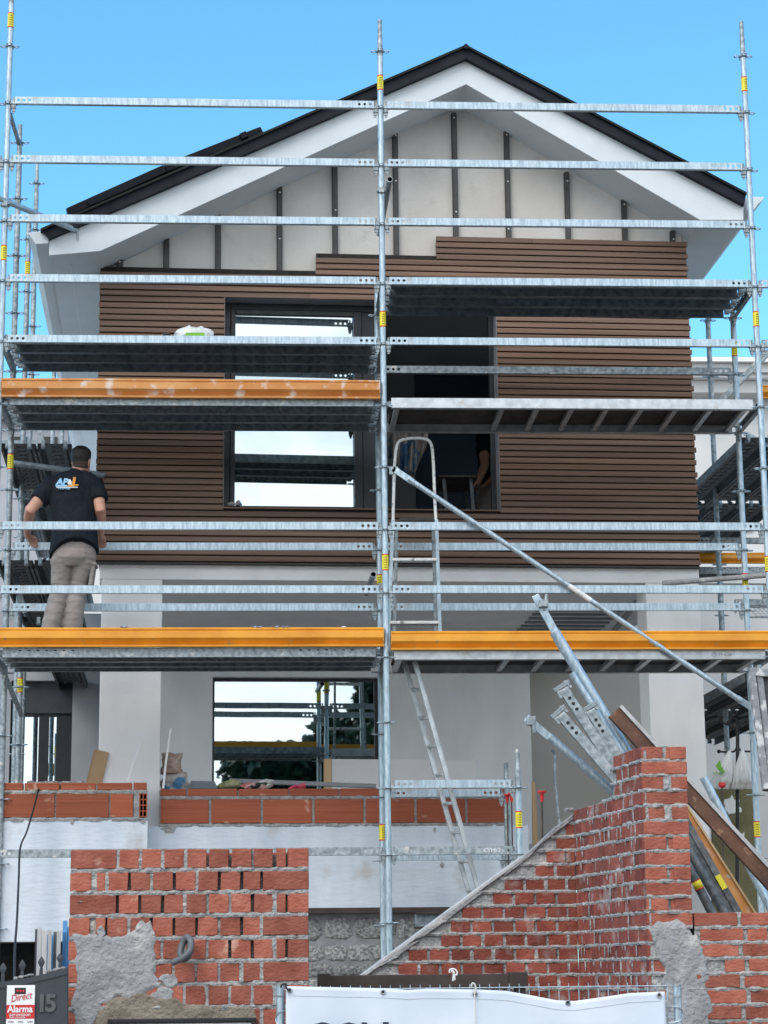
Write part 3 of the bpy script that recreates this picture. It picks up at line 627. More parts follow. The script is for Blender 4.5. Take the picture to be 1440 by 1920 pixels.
# flank
DV = (FAR-NEAR); LF = DV.length; DV.normalize(); NF = Vector((DV.y, -DV.x, 0)); NF = NF if NF.x < 0 else -NF
def t_of(px): # where the view ray of column px meets the flank, as a length along it
    d = ray(px, 1500); A = Vector((d.x, d.y)); P0 = Vector((CAM.x, CAM.y)); Q = Vector((NEAR.x, NEAR.y)); D2 = Vector((DV.x, DV.y))
    den = A.x*(-D2.y)+A.y*D2.x; w = Q-P0; return (A.x*w.y-A.y*w.x)/den
tp = t_of(1147)
def zray(px, py):
    t = t_of(px); P = NEAR+DV*t; d = ray(px, py); k = (P.y-CAM.y)/d.y; return CAM.z+d.z*k
z_step, z_far = zray(1140, 1490), zray(1080, 1524)
def top_f(x):
    if x <= tp+.02: return ztopP+.002
    return z_step+(z_far-z_step)*(x-tp)/max(.01, LF-tp)+.02
def layF(ri):
    out = []; x = -.0 if ri % 2 else -.06
    while x < LF: w = random.choice((.108, .108, .112, .226)); out.append((max(x, .002), min(x+w, LF))); x += w+random.choice((.003, .005, .009))
    return [q for q in out if q[1]-q[0] > .03]
brick_face(bb2, mm2, NEAR+DV*.001, DV, NF, LF, rowsR, HB2, layF, top=top_f, openj=.15)
for z in rowsR:
    L_ = next((x/100*LF for x in range(100, 0, -1) if top_f(x/100*LF) > z+.03), .1); lumpy(mm2, NEAR+NF*.0+Vector((0, 0, z-.006)), NEAR+DV*L_+Vector((0, 0, z-.006)), .02, 0, NF, amp=.010, freq=26)
ins = -NF*.012
mm2.prism([NEAR+ins+Vector((0, 0, 0)), NEAR+DV*LF+ins, NEAR+DV*LF+ins+Vector((0, 0, z_far-.01)), NEAR+DV*(tp+.03)+ins+Vector((0, 0, z_step-.01)), NEAR+DV*(tp+.0)+ins+Vector((0, 0, z_step)), NEAR+DV*tp+ins+Vector((0, 0, ztopP-.02)), NEAR+ins+Vector((0, 0, ztopP-.02))], -NF*.21+Vector((0, 0, 0)))
mm.box((XA+.012, YS+.02, 0), (XA+.23, YS+.9, ztopP-.03))
# far leg with the raking top
FZ = lambda px, py: at(px, py, -3.5)
DL = [FZ(1077, 1526), FZ(1050, 1541), FZ(985, 1601), FZ(900, 1662), FZ(680, 1826), FZ(620, 1868)]
def top_l(x):
    X = FARX-x
    for a, c in zip(DL, DL[1:]):
        if c.x <= X <= a.x: return c.z+(a.z-c.z)*(X-c.x)/(a.x-c.x)-.03
    return DL[0].z if X > DL[0].x else -1
rowsF = [r for r in rowsR if r < DL[0].z+.05]
def layL2(ri):
    out = []; x = 0.0 if ri % 2 else .06
    if not ri % 2: out.append((0, .05))
    while x < 1.5: out.append((x, x+.110)); x += .1265
    return out
EX = (0, -1, 0)
brick_face(bb2, mm2, (FARX, -3.5, 0), (-1, 0, 0), EX, 1.5, rowsF, HB2, layL2, top=top_l, openj=.3)
for z in rowsF:
    xe = next((x/100 for x in range(0, 170) if top_l(x/100) < z-.02), 1.6); lumpy(mm2, (FARX, -3.5, z-.007), (FARX-max(.05, xe-.03), -3.5, z-.007), .02, 0, FR, amp=.010, freq=26)
poly = [Vector((p.x, -3.488, p.z-.012)) for p in DL]; mm2.prism(poly+[Vector((DL[-1].x, -3.488, 0)), Vector((FARX, -3.488, 0))], (0, .2, 0))
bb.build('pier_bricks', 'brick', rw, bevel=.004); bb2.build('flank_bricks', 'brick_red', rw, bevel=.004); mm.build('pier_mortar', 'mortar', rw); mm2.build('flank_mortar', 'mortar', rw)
b = MB()
for a, c in zip(DL[2:], DL[3:]): b.prism([a+Vector((0, -.012, -.026)), a+Vector((0, -.012, 0)), c+Vector((0, -.012, 0)), c+Vector((0, -.012, -.026))], (0, .24, 0))
b.build('raking_cap', 'cap', rw, bevel=.004)
b = MB()
for pts in ([(1077, 1526), (1050, 1544), (985, 1604), (940, 1637), (945, 1644), (985, 1614), (1003, 1594), (1045, 1554), (1077, 1534)], [(900, 1667), (840, 1711), (790, 1749), (765, 1768), (795, 1756), (850, 1716), (905, 1674)], [(760, 1770), (700, 1814), (692, 1822), (730, 1806), (785, 1764)]): patch(b, [at(x, y, -3.505) for x, y in pts], EX, thick=.006, amp=.006)
b.build('cement_patch', 'cement', rw, smooth=True)
# mortar dribbles down the flank
b = MB()
for i in range(80):
    t = random.uniform(.12, LF-.05); z = random.choice([r for r in rowsR if r+HB2 < top_f(t)-.02 and r > 1.5])+HB2; l = random.uniform(.02, .085); r_ = random.uniform(.002, .006)
    p = NEAR+DV*t+NF*.005+Vector((0, 0, z)); b.tube([p, p-Vector((0, 0, l*.5)), p-Vector((0, 0, l))], [r_, r_*1.2, r_*.5], 5)
b.build('mortar_dribbles', 'mortar', rw)
# low run to the right
lowW = thing('brick_wall', 'low red brick wall at the right street edge with scaffold steel stacked behind it', 'wall', (1.6, YS, 0))
bb, mm = MB(), MB(); rowsW = [zlow-HB2-PZ2*i for i in range(0, 25)]
def layW(ri):
    out = []; x = .0 if ri % 2 == 0 else -.10; k = 0
    while x < 2.2:
        w = .228 if (ri % 2 == 0 or k % 2) else .105
        if ri % 4 == 3: w = .105 if k % 3 else .228
        out.append((max(0, x), x+w)); x += w+.024; k += 1
    return [q for q in out if q[1]-q[0] > .03]
XW = XA+.252; ptch = [(1213, 1735), (1250, 1722), (1285, 1731), (1315, 1760), (1328, 1800), (1325, 1850), (1335, 1900), (1330, 1945), (1240, 1945), (1250, 1850), (1238, 1800)]
brick_face(bb, mm, (XW, YS, 0), (1, 0, 0), (0, -1, 0), 2.2, rowsW, HB2, layW, openj=.12, skip=lambda x, z: x < .10 and z < zlow-.09)
for z in rowsW: lumpy(mm, (XW, YS+.002, z-.007), (XW+2.2, YS+.002, z-.007), .022, 0, FR, amp=.013, freq=26)
mm.box((XW, YS+.014, 0), (XW+2.2, YS+.2, zlow-.012)); bb.build('bricks', 'brick', lowW, bevel=.004); mm.build('mortar', 'mortar', lowW)
b = MB(); patch(b, [at(x, y, YS) for x, y in ptch], (0, -1, 0), thick=.006, amp=.016); b.build('cement_patch', 'cement', lowW, smooth=True)
# ================================================================== scaffold
GST, GRL, GPL, GTB = 'upright standards of the scaffold', 'galvanized rails of the scaffold', 'steel planks of the scaffold decks', 'orange toe boards of the scaffold'
def rosette_mb(c):
    b = MB(); c = Vector(c); b.torus(c, .031, .007, 14, 6)
    for k in range(4):
        a = math.pi/2*k; d = Vector((math.cos(a), math.sin(a), 0)); b.torus(c+d*.051, .020, .0048, 12, 5, 1.0+.15*abs(d.x), 1.0+.15*abs(d.y))
    return b
ROS = rosette_mb((0, 0, 0)).build('rosette', 'galv', None, smooth=True).data; bpy.data.objects.remove(bpy.data.objects['rosette'])
def inst(me, name, parent, wloc, rot=(0, 0, 0)):
    o = bpy.data.objects.new(name, me); C.objects.link(o); o.parent = parent; o.location = XF[parent].inverted() @ Vector(wloc); o.rotation_euler = rot; return o
def sticker_mesh():
    b = MB(); n = 14
    for z0, z1, mi in ((-.065, -.056, 1), (-.056, .056, 0), (.056, .065, 1)): b.tube([(0, 0, z0), (0, 0, z1)], .0255, n, mi, cap=False)
    random.seed(3)
    for k in range(5):
        z = -.045+.019*k
        for a in (-.35, .0, .35):
            w = .10; A0, A1 = -math.pi/2+a-w, -math.pi/2+a+w; r_ = .0262
            b.add([(r_*math.cos(A0), r_*math.sin(A0), z), (r_*math.cos(A1), r_*math.sin(A1), z), (r_*math.cos(A1), r_*math.sin(A1), z+random.uniform(.006, .013)), (r_*math.cos(A0), r_*math.sin(A0), z+random.uniform(.006, .013))], [(0, 1, 2, 3)], 2)
    o = b.build('sticker', ['yellow', 'red', 'black'], smooth=True); me = o.data; bpy.data.objects.remove(o); return me
STK = sticker_mesh()
def standard(X, Y, z0, z1, label, ks=(), stick=(), spigot=True, m='galv', group=GST, zs=None, name='scaffold_standard'):
    t = thing(name, label, 'scaffold standard', (X, Y, z0), 0, group)
    b = MB(); zt = z1-(.32 if spigot else 0)
    b.tube([(X, Y, z0), (X, Y, zt)], .0242, 16); o = b.build('tube', m, t); smooth_sides(o)
    if spigot:
        b = MB(); b.tube([(X, Y, zt), (X, Y, zt+.02), (X, Y, zt+.02), (X, Y, zt+.17), (X, Y, zt+.18), (X, Y, z1)], [.0242, .0242, .0215, .0212, .0185, .018], 14); o = b.build('spigot', 'galv_worn', t); smooth_sides(o)
    for z in (zs if zs is not None else [zl(k) for k in ks]):
        if z0 < z < z1: inst(ROS, 'rosette', t, (X, Y, z))
    for z in stick: inst(STK, 'sticker', t, (X, Y, z), (0, 0, random.uniform(-.4, .4)))
    return t
zy = lambda x, y, Y: at(x, y, Y).z
ALLK = list(range(-3, 18))
standard(-BAY, 0, .0, zy(20, -60, 0), 'front scaffold post at the left edge of the photo, rising out of the top', ALLK, [zy(20, 39, 0), zy(6, 475, 0)])
standard(0, 0, .0, zy(711, 38, 0), 'tall central front scaffold post between the two bays, topped by a thin spigot', ALLK[3:], [zy(712, 156, 0), zy(716, 599, 0), zy(723, 1055, 0)])
standard(BAY, 0, .0, zy(1393, 41, 0), 'front scaffold post at the right edge, its speckled spigot standing clear in the sky', ALLK[3:], [zy(1398, 159, 0), zy(1416, 599, 0), zy(1438, 1058, 0)])
standard(-BAY, INN, .0, zy(36, 234, INN), 'rear scaffold post at the left, worn top ending beside the eave', ALLK[3:], [zy(15, 866, INN)], m='galv_worn')
standard(0, INN, .0, zy(702, 528, INN), 'rear central scaffold post, close behind the tall front one', ALLK[4:], [zy(718, 1092, INN), zy(717, 1560, INN-.05)], spigot=False)
standard(BAY, INN, .0, zy(1372, 578, INN), 'rear right scaffold post, starting just below the highest right deck', ALLK[4:], [zy(1377, 655, INN), zy(1401, 1090, INN), zy(1418, 1555, INN)], spigot=False)
xs = at(972, 1500, 0).x; standard(xs, 0, 0, zy(973, 1405, 0), 'short starter post at the raking brick wall, with a bright yellow sticker', [12, 13, 14, 15], [zy(975, 1537, 0)])
xs2 = at(950, 1500, INN).x; standard(xs2, INN, 0, zy(950, 1428, INN), 'short mortar-crusted rear post beside the red rebar caps', [12, 13, 14, 15], m='galv_worn')

# rails: a pressed channel with three real holes at each end, and a wedge head at each end
def rail_mesh(Ln, m='galv', hh=.058):
    b = MB(); hs = [.085, .129, .173] if Ln > .9 else [.085, .129]; e0, e1 = .055, Ln-.055
    hx = hs + [Ln-h for h in hs]; cuts = sorted({e0, e1} | {h+s*.02 for h in hx for s in (-1, 1)}); z0, z1, y = -hh/2, hh/2, -.02; rr = .0115
    for a, c in zip(cuts, cuts[1:]):
        h = next((h for h in hx if abs((a+c)/2-h) < .004), None)
        if h is None: b.add([(a, y, z0), (c, y, z0), (c, y, z1), (a, y, z1)], [(0, 1, 2, 3)])
        else:
            n = 16; outer = []
            for k in range(n):
                t = 2*math.pi*k/n; ca, sa = math.cos(t), math.sin(t); s_ = min(((c-a)/2)/max(abs(ca), 1e-6), ((z1-z0)/2)/max(abs(sa), 1e-6)); outer.append((h+ca*s_, y, sa*s_))
            corner = [(c, y, z1), (a, y, z1), (a, y, z0), (c, y, z0)]
            inner = [(h+rr*math.cos(2*math.pi*k/n), y, rr*math.sin(2*math.pi*k/n)) for k in range(n)]
            b.add(outer+inner, [(k, (k+1) % n, n+(k+1) % n, n+k) for k in range(n)])
            for q, cn in enumerate(corner):
                av = math.atan2(cn[2], cn[0]-h) % (2*math.pi); k = int(av/(2*math.pi/n)); b.add([outer[k], cn, outer[(k+1) % n]], [(0, 1, 2)])
    for z in (z0, z1): b.add([(e0, y, z), (e1, y, z), (e1, .016, z), (e0, .016, z)], [(0, 1, 2, 3)])
    o = b.build('beam', m, solid=.003); me = o.data; bpy.data.objects.remove(o); return me
WH = MB()
WH.box((.024, -.016, -.034), (.056, .016, -.008)); WH.box((.024, -.016, .006), (.056, .016, .03)); WH.box((.050, -.016, -.034), (.062, .016, .03)); WH.box((.036, -.006, -.075), (.050, .006, .06)); WH.box((.030, -.010, -.060), (.058, .010, -.034))
_o = WH.build('wedge_head', 'galv_worn'); WHM = _o.data; bpy.data.objects.remove(_o)
RM = {}
def rail(x0, x1, Y, z, label, m='galv', name='guard_rail', cat='guard rail', group=GRL, rz=0, sag=0):
    Ln = round(x1-x0, 3); key = (Ln, m)
    if key not in RM: RM[key] = rail_mesh(Ln, m)
    t = thing(name, label, cat, (x0, Y, z), rz, group)
    o = bpy.data.objects.new('beam', RM[key]); C.objects.link(o); o.parent = t; q = o.modifiers.new('solid', 'SOLIDIFY'); q.thickness = .003; q.offset = 0
    for x, r in ((0, 0), (Ln, math.pi)):
        w = bpy.data.objects.new('wedge_head', WHM); C.objects.link(w); w.parent = t; w.location = (x, 0, -.03); w.rotation_euler = (0, 0, r)
    return t
RZ = .03
fl = {1: 'topmost front rail of the left bay, crossing open sky', 2: 'front rail crossing the solar panel and left roof slope', 3: 'front rail crossing the left eave gutter and gable studs', 4: 'front rail crossing the top of the brown cladding in the left bay', 5: 'front rail along the highest left deck, a white bag just above it',
      8: 'front rail across the waist of the worker', 9: 'front rail across the knees of the worker', 13: 'low front rail against the white base wall, running behind the left brick stub'}
for k, l in fl.items(): rail(-BAY, 0, 0, zl(k)+RZ, l, 'galv_worn' if k == 13 else 'galv')
frr = {1: 'topmost front rail of the right bay, just under the roof peak', 2: 'front rail of the right bay crossing the gable studs, second below the roof peak', 3: 'front rail of the right bay just above the stepped top of the cladding', 4: 'front rail along the edge of the highest right deck', 5: 'front rail crossing the middle of the dark open window',
       8: 'front rail of the right bay crossing the top step of the stepladder', 9: 'front rail of the right bay just under the white lintel'}
for k, l in frr.items(): rail(0, BAY, 0, zl(k)+RZ, l)
rail(-BAY, 0, INN, zl(8)+RZ, 'rear rail the worker rests his hands on'); rail(-BAY, 0, INN, zl(9)+RZ, 'rear rail behind the shins of the worker')
rail(0, BAY, INN, zl(5)+RZ, 'rear rail crossing the open window just above the aluminium platform', 'galv_worn'); rail(0, BAY, INN, zl(8)+RZ, 'rear rail across the bottom boards of the cladding in the right bay'); rail(0, BAY, INN, zl(9)+RZ, 'rear rail of the right bay just above the orange toe board')
rail(0, xs, 0, zl(12)+RZ, 'short front rail of the narrow bay, upper one, over the hollow bricks'); _lowrail = rail(0, xs, 0, zl(13)+RZ, 'short front rail of the narrow bay, lower one with white scrawled letters', 'galv_worn')
rail(0, xs2, INN, zl(12)+RZ, 'short rear rail of the narrow bay over the hollow bricks'); rail(0, xs2, INN, zl(13)+RZ, 'short rear rail of the narrow bay against the white base')
sc = text('CYMI 2', .042, 'white', (at(906, 1592, 0).x, -.0235, zl(13)+RZ-.016), name='lettering'); 
sc.parent = _lowrail; sc.location = (0, 0, -_lowrail.location.z)
rail(BAY, BAY+1.1, 0, zl(4)+RZ, 'stub of front rail leaving the frame at the right, level with the highest right deck'); rail(BAY, BAY+1.1, 0, zl(5)+RZ, 'stub of front rail leaving the frame at the right, half a metre lower', 'galv_worn')
rail(-BAY-1.1, -BAY, 0, zl(2)+RZ, 'stub of rail leaving the frame at the left, beside the worn rear post', 'galv_worn')
# transoms across the scaffold
for X, ks, w in ((-BAY, (5, 6, 10), 'at the left end'), (0, (4, 5, 6, 10), 'at the central posts'), (BAY, (4, 6, 10), 'at the right end')):
    for k in ks:
        dk = {4: 'highest right deck', 5: 'highest left deck', 6: 'middle decks' if X == 0 else ('orange-edged left deck' if X < 0 else 'aluminium platform'), 10: 'lowest deck'}[k]
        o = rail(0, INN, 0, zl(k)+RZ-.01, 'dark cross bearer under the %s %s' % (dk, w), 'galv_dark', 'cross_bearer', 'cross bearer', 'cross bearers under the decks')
        o.location = (X, 0, zl(k)+RZ-.01); o.rotation_euler = (0, 0, math.pi/2)

# steel planks: ribbed trough with slots and hooks
def plank_mesh(Ln, W=.262, m='galv_dark'):
    b = MB(); h = .072
    prof = [(0, -h+.0), (.018, -h), (.018, -h+.004), (.004, -h+.004), (.004, -.004), (.05, -.004), (.062, -.014), (.078, -.014), (.09, -.004), (W/2-.014, -.004), (W/2, -.014)]
    full = prof + [(W-y, z) for y, z in reversed(prof[:-1])] + [(W, 0), (W-.002, .0), (.002, .0), (0, 0)]
    # thin pressed section drawn as a closed outline
    pl = [(0, -h), (.020, -h), (.020, -h+.003), (.003, -h+.003), (.003, -.003), (.045, -.003), (.055, -.016), (.075, -.016), (.085, -.003), (W-.085, -.003), (W-.075, -.016), (W-.055, -.016), (W-.045, -.003), (W-.003, -.003), (W-.003, -h+.003), (W-.020, -h+.003), (W-.020, -h), (W, -h), (W, 0), (0, 0)]
    n = len(pl); vs = [(x, y, z) for x in (.035, Ln-.035) for y, z in pl]
    b.add(vs, [(i, (i+1) % n, n+(i+1) % n, n+i) for i in range(n)], 0)
    for k in range(1, int(Ln/.14)):             # diagonal stiffening dents of the underside
        x = .14*k
        for y in (.10, .15): b.bar((x, y, -.005), (x+.06, y+.022, -.005), .012, .010)
    for x0 in (.16, Ln-.16-.066*7):
        for i in range(7):
            x = x0+.066*i; b.box((x, -.0012, -.024), (x+.02, .001, -.015), 1); b.box((x, .113, -.0045), (x+.024, .145, -.0025), 2 if i % 2 else 1)
    o = b.build('deck_sheet', [m, 'black', 'galv_dark']); me = o.data; bpy.data.objects.remove(o)
    b = MB()
    for y in (.05, W-.05):
        b.box((.0, y-.018, -.05), (.036, y+.018, -.012)); b.box((-.022, y-.015, -.034), (.0, y+.015, .012)); b.box((-.030, y-.012, -.045), (-.022, y+.012, .002))
    o = b.build('hook', 'galv_dark'); hk = o.data; bpy.data.objects.remove(o); return me, hk
PLM = {}
def plank(x0, x1, y0, zt, label, m='galv_dark', rz=0, W=.262, group=GPL):
    Ln = round(x1-x0, 3); key = (Ln, m, W)
    if key not in PLM: PLM[key] = plank_mesh(Ln, W, m)
    t = thing('scaffold_plank', label, 'scaffold plank', (x0, y0, zt), rz, group)
    for me, nm, x, r in ((PLM[key][0], 'deck_sheet', 0, 0), (PLM[key][1], 'hook', 0, 0), (PLM[key][1], 'hook', Ln, math.pi)):
        o = bpy.data.objects.new(nm, me); C.objects.link(o); o.parent = t; o.location = (x, W if r else 0, 0); o.rotation_euler = (0, 0, r)
    return t
DT = .066
for x0, x1, k, dn, y00 in ((-BAY, 0, 5, 'highest left deck', .0), (-BAY, 0, 6, 'left deck with the weathered toe board', -.012), (-BAY, 0, 10, 'deck the worker stands on', -.012), (0, BAY, 4, 'highest right deck', .0)):
    for i, w in enumerate(('front edge', 'middle', 'house side')):
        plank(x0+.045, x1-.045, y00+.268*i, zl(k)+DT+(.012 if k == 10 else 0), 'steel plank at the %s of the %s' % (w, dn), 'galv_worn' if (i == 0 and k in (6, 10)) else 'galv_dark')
# aluminium platforms with plywood top
def platform(k, label, hatch, writing=None):
    z = zl(k)+.064; t = thing('aluminium_platform', label, 'platform', (0, -.012, z), 0, 'aluminium platforms')
    x0, x1, y0, y1, h = .06, BAY-.06, -.012, .79, .082
    for y in (y0, y1-.03): b = MB(); b.box((x0, y, z-h), (x1, y+.03, z)); b.box((x0, y+(.03 if y < .3 else -.02), z-h), (x1, y+(.05 if y < .3 else .0), z-h+.005)); b.build('side_beam', 'alu', t, bevel=.003)
    b = MB(); b.box((x0+.02, y0+.032, z-.012), (x1-.02, y1-.032, z+.004)); b.build('plywood_panel', 'plywood', t)
    n = 10
    for i in range(n+1):
        x = x0+.05+(x1-x0-.1)*i/n
        if hatch and i in (1, 2): continue
        b = MB(); b.box((x-.02, y0+.031, z-h+.01), (x+.02, y1-.031, z-h+.045)); b.build('cross_member', 'alu', t, bevel=.002)
    for x in (x0-.03, x1-.005):
        for y in (.1, .68): b = MB(); b.box((x, y-.02, z-.045), (x+.035, y+.02, z-.004)); b.box((x+(-.012 if x < 1 else .033), y-.016, z-.06), (x+(.002 if x < 1 else .047), y+.016, z-.004)); b.build('hook', 'galv_worn', t)
    if writing:
        px, py, bd = writing; p = at(px, py, y0-.001); text(bd, .034, 'black', (p.x, y0-.0015, p.z-.012), t, depth=.0008, shear=.2, bold=-.0005)
        return t, p
    return t, None
platform(6, 'aluminium platform with ladder-like ribs below, level with the window sill band', True, (1325, 769, '24·9-24'))
t, p = platform(10, 'aluminium platform carrying the stepladder, a date scrawled on its edge', True, (1346, 1227, '29-4-26'))
b = MB(); b.torus((p.x-.03, -.0135, p.z-.001), .017, .0012, 16, 4, axis='y'); b.build('scrawled_ring', 'black', t); text('R', .018, 'black', (p.x-.036, -.0135, p.z-.007), t, depth=.0008)

# toe boards
def toe(x0, x1, Y, z0, z1, label, m='orange', name='toe_board', rz=0):
    t = thing(name, label, 'toe board', (x0, Y, z0), rz, GTB); h = z1-z0; b = MB()
    prof = [(0.034, 0), (-.012, .0), (-.014, .10), (.030, .13), (-.014, .44), (-.016, .46), (-.016, .80), (-.002, .84), (-.004, .87), (-.010, .90), (-.010, .97), (-.004, 1.0), (.034, 1.0)]
    pts = [(y, z*h) for y, z in prof]; Ln = x1-x0; n = max(4, int(Ln/.25)); rings = []
    for i in range(n+1): rings.append([Vector((Ln*i/n, y, z+noise.noise(Vector((x0+i*.7, z1, z*3)))*.0025)) for y, z in pts])
    b.loft(rings); b.build('profile', m, t, local=True); 
    b = MB()
    for x in (0, Ln): b.box((x-.006 if x else 0, -.0135, h*.3), (x if x else .006, .0125, h*.97))
    b.build('end_cap', m, t, local=True); return t
z_, e_ = at(400, 1212.5, -.05).z, at(400, 1176.5, -.05).z
toe(-BAY-.25, -.02, -.05, z_, e_, 'bright orange toe board in front of the feet of the worker'); z2, e2 = at(1000, 1218, -.05).z, at(1000, 1183, -.05).z
toe(.035, BAY+.30, -.05, z2, e2, 'bright orange toe board of the right bay, the stepladder standing behind it')
z3, e3 = at(360, 746, -.05).z, at(360, 711, -.05).z; toe(-BAY+.02, -.03, -.05, z3, e3, 'weathered rusty orange toe board under the highest left deck', 'orange_old')
def crumbs(par, spots_):
    for px, py, w, n, m in spots_:
        for i in range(n):
            c = at(px+random.uniform(-w, w), py, -.055); b = MB(); b.ball(c, random.uniform(.008, .022), .008, random.uniform(.004, .010), 8, 5); b.v = [v+Vector((1, 1, 1))*.006*noise.noise(v*60) for v in b.v]; b.build('mortar_crumb', m, par)
_tb = [o for o in bpy.data.objects if o.get('category') == 'toe board']
crumbs(_tb[0], [(229, 1175.5, 6, 4, 'galv_dark'), (470, 1175.5, 20, 5, 'galv_dark'), (525, 1175.5, 14, 4, 'galv_dark'), (646, 1176, 4, 3, 'white_dirty')]); crumbs(_tb[1], [(742, 1192, 6, 5, 'white_dirty'), (944, 1194, 2, 2, 'white')])
# braces and ties
def tube_thing(name, label, cat, pts, r=.0242, m='galv', ends=None, hollow=.8, group=None, n=14, flat=None):
    t = thing(name, label, cat, pts[0], 0, group); b = MB(); b.tube(pts, r, n, hollow=hollow); smooth_sides(b.build('tube', [m, 'dark'], t))
    if flat:
        for (p, q) in flat: b = MB(); b.bar(p, q, .008, .05, (0, 0, 1) if abs((Vector(q)-Vector(p)).normalized().z) < .9 else (1, 0, 0)); b.build('flattened_end', m, t, bevel=.003)
    return t
def coupler(t, c, name='coupler'):
    b = MB(); c = Vector(c); b.torus(c, .031, .011, 12, 6); b.box((-.02, -.05, -.02), (.02, -.02, .02), o=c); b.tube([c+Vector((.03, -.05, 0)), c+Vector((.03, .03, 0))], .006, 6); b.build(name, 'galv_worn', t)
A, B = at(742, 882, -.07), at(1406, 1325, -.04)
dn = (B-A).normalized(); t = tube_thing('diagonal_brace', 'long diagonal brace across the right bay with a pale worn label halfway', 'brace', [A+dn*.12, B-dn*.08], .021, 'galv', hollow=0, flat=[(A, A+dn*.16), (B-dn*.12, B+dn*.07)])
m0, m1 = at(1066, 1098, -.06), at(1108, 1124, -.06); b = MB(); b.tube([A.lerp(B, (m0.x-A.x)/(B.x-A.x)), A.lerp(B, (m1.x-A.x)/(B.x-A.x))], .0222, 12, cap=False); b.build('label_sleeve', 'white_dirty', t, smooth=True)
b = MB(); b.tube([A+Vector((-.02, .0, .0)), A+Vector((-.02, .07, 0))], .012, 8); b.box((-.05, -.0, -.03), (.02, .03, .03), o=A); b.box((-.008, -.0, -.09), (.008, .014, .05), o=A+Vector((-.01, 0, 0))); b.build('brace_head', 'galv_worn', t)
P = at(731, 336, -.16); Q = Vector((P.x-.02, 1.05, P.z-.03)); t = tube_thing('wall_tie', 'open ended wall tie tube clamped to the central post in front of the gable', 'wall tie', [P, Q], .024, 'galv_worn'); coupler(t, (.0, .0, P.z-.045))
P = at(700, 1077, .48); Q = Vector((P.x-.02, 1.22, P.z-.02)); t = tube_thing('wall_tie', 'open ended wall tie tube at the rear central post just under the cladding', 'wall tie', [P, Q], .024, 'galv_worn'); coupler(t, (0, INN, P.z-.04))
P, Q = at(-14, 367, -.12), at(146, 433, .68); t = tube_thing('wall_tie', 'pale wall tie tube slanting from the left post to the eave corner', 'wall tie', [P, Q], .024, 'galv'); coupler(t, (-BAY, 0, zy(10, 385, 0)))
b = MB(); b.tube([Q+Vector((0, -.03, 0)), Q+Vector((.0, -.03, -.09))], .007, 6); b.torus(Q, .026, .006, 12, 5, axis='x'); b.build('hook_end', 'galv_worn', t)
P, Q = at(1242, 1094, 1.02), at(1446, 1078, .66); t = tube_thing('wall_tie', 'mortar-crusted wall tie tube coming out above the right pillar', 'wall tie', [P, P.lerp(Q, .5), Q], .022, 'cement'); coupler(t, (BAY, INN, Q.z-.0))
P, Q = at(22, 868, .95), at(196, 891, 1.02); tube_thing('wall_tie', 'dark grey wall tie tube behind the shoulders of the worker', 'wall tie', [P, Q], .024, 'galv_dark')
A, B = at(19, 214, .02), at(36, 270, INN-.04); t = thing('side_brace', 'short dark flat brace between the two left posts against the sky', 'brace', A); b = MB(); b.bar(A, B, .03, .03); b.build('bar', 'galv_dark', t, bevel=.003)

# ------------------------------------------------------------------ side scaffolds running back along the house
def sidepost(px, py, Y, z0, z1, label, m='galv_worn', stick=(), zs=None, sp=False):
    p = at(px, py, Y); return standard(p.x, Y, z0, z1, label, m=m, stick=stick, spigot=sp, zs=zs if zs is not None else [zl(k)+.1 for k in range(-1, 17)], group='posts of the side scaffolds')
sidepost(52, 500, 2.6, 0, zy(53, 405, 2.6), 'side scaffold post beside the left gutter, set back behind the worn rear post', stick=[zy(52, 503, 2.6)], zs=[zy(52, y, 2.6) for y in (449, 547, 645, 743, 838, 935, 1030)])
sidepost(66, 450, 4.3, 0, zy(66, 308, 4.3), 'slender side scaffold post with spigot in the sky left of the solar panel', zs=[zy(65, y, 4.3) for y in (344, 431, 523, 612, 702, 790, 880)], sp=True)
sidepost(98, 840, 7.0, 3.0, zy(97, 690, 7.0), 'left side scaffold post seen over the shoulder of the worker, nearer one', zs=[zy(98, y, 7.0) for y in (770, 850, 930)]); sidepost(116, 840, 8.6, 3.0, zy(115, 690, 8.6), 'left side scaffold post seen beside the head of the worker', zs=[zy(116, y, 8.6) for y in (790, 863, 940)])
sidepost(40, 1050, 3.2, 0, zy(40, 820, 3.2), 'dark side scaffold post left of the elbow of the worker', 'galv_dark', stick=[zy(44, 882, 3.2)])
sidepost(36, 1350, 2.4, 0, zy(38, 1240, 2.4), 'grey post in front of the left ground floor window', 'galv_worn', stick=[zy(38, 1285, 2.4)])
sidepost(1330, 660, 2.9, 0, zy(1329, 585, 2.9), 'side scaffold post on the right, between the cladding and the rear post', zs=[zy(1330, y, 2.9) for y in (601, 706, 812, 905)])
sidepost(1350, 1080, 5.4, 0, zy(1345, 985, 5.4), 'dark rusty side scaffold post above the right pillar', 'brown_steel', zs=[zy(1350, y, 5.4) for y in (1059, 1154, 1240)])
sidepost(1161, 1300, 6.2, 2.7, zy(1161, 1200, 6.2), 'thin post standing at the back of the porch, left of the two', zs=[zy(1161, y, 6.2) for y in (1278, 1370)]); sidepost(1192, 1300, 6.0, 2.7, zy(1192, 1200, 6.0), 'thin post standing at the back of the porch beside the right pillar', zs=[zy(1192, y, 6.0) for y in (1350,)])
SR = rad(90)+HA
def sideplank(X, Y, z, Ln, label, m='galv_shaded', W=.262): return plank(X, X+Ln, Y, z, label, m, SR, W, 'planks of the side scaffolds')
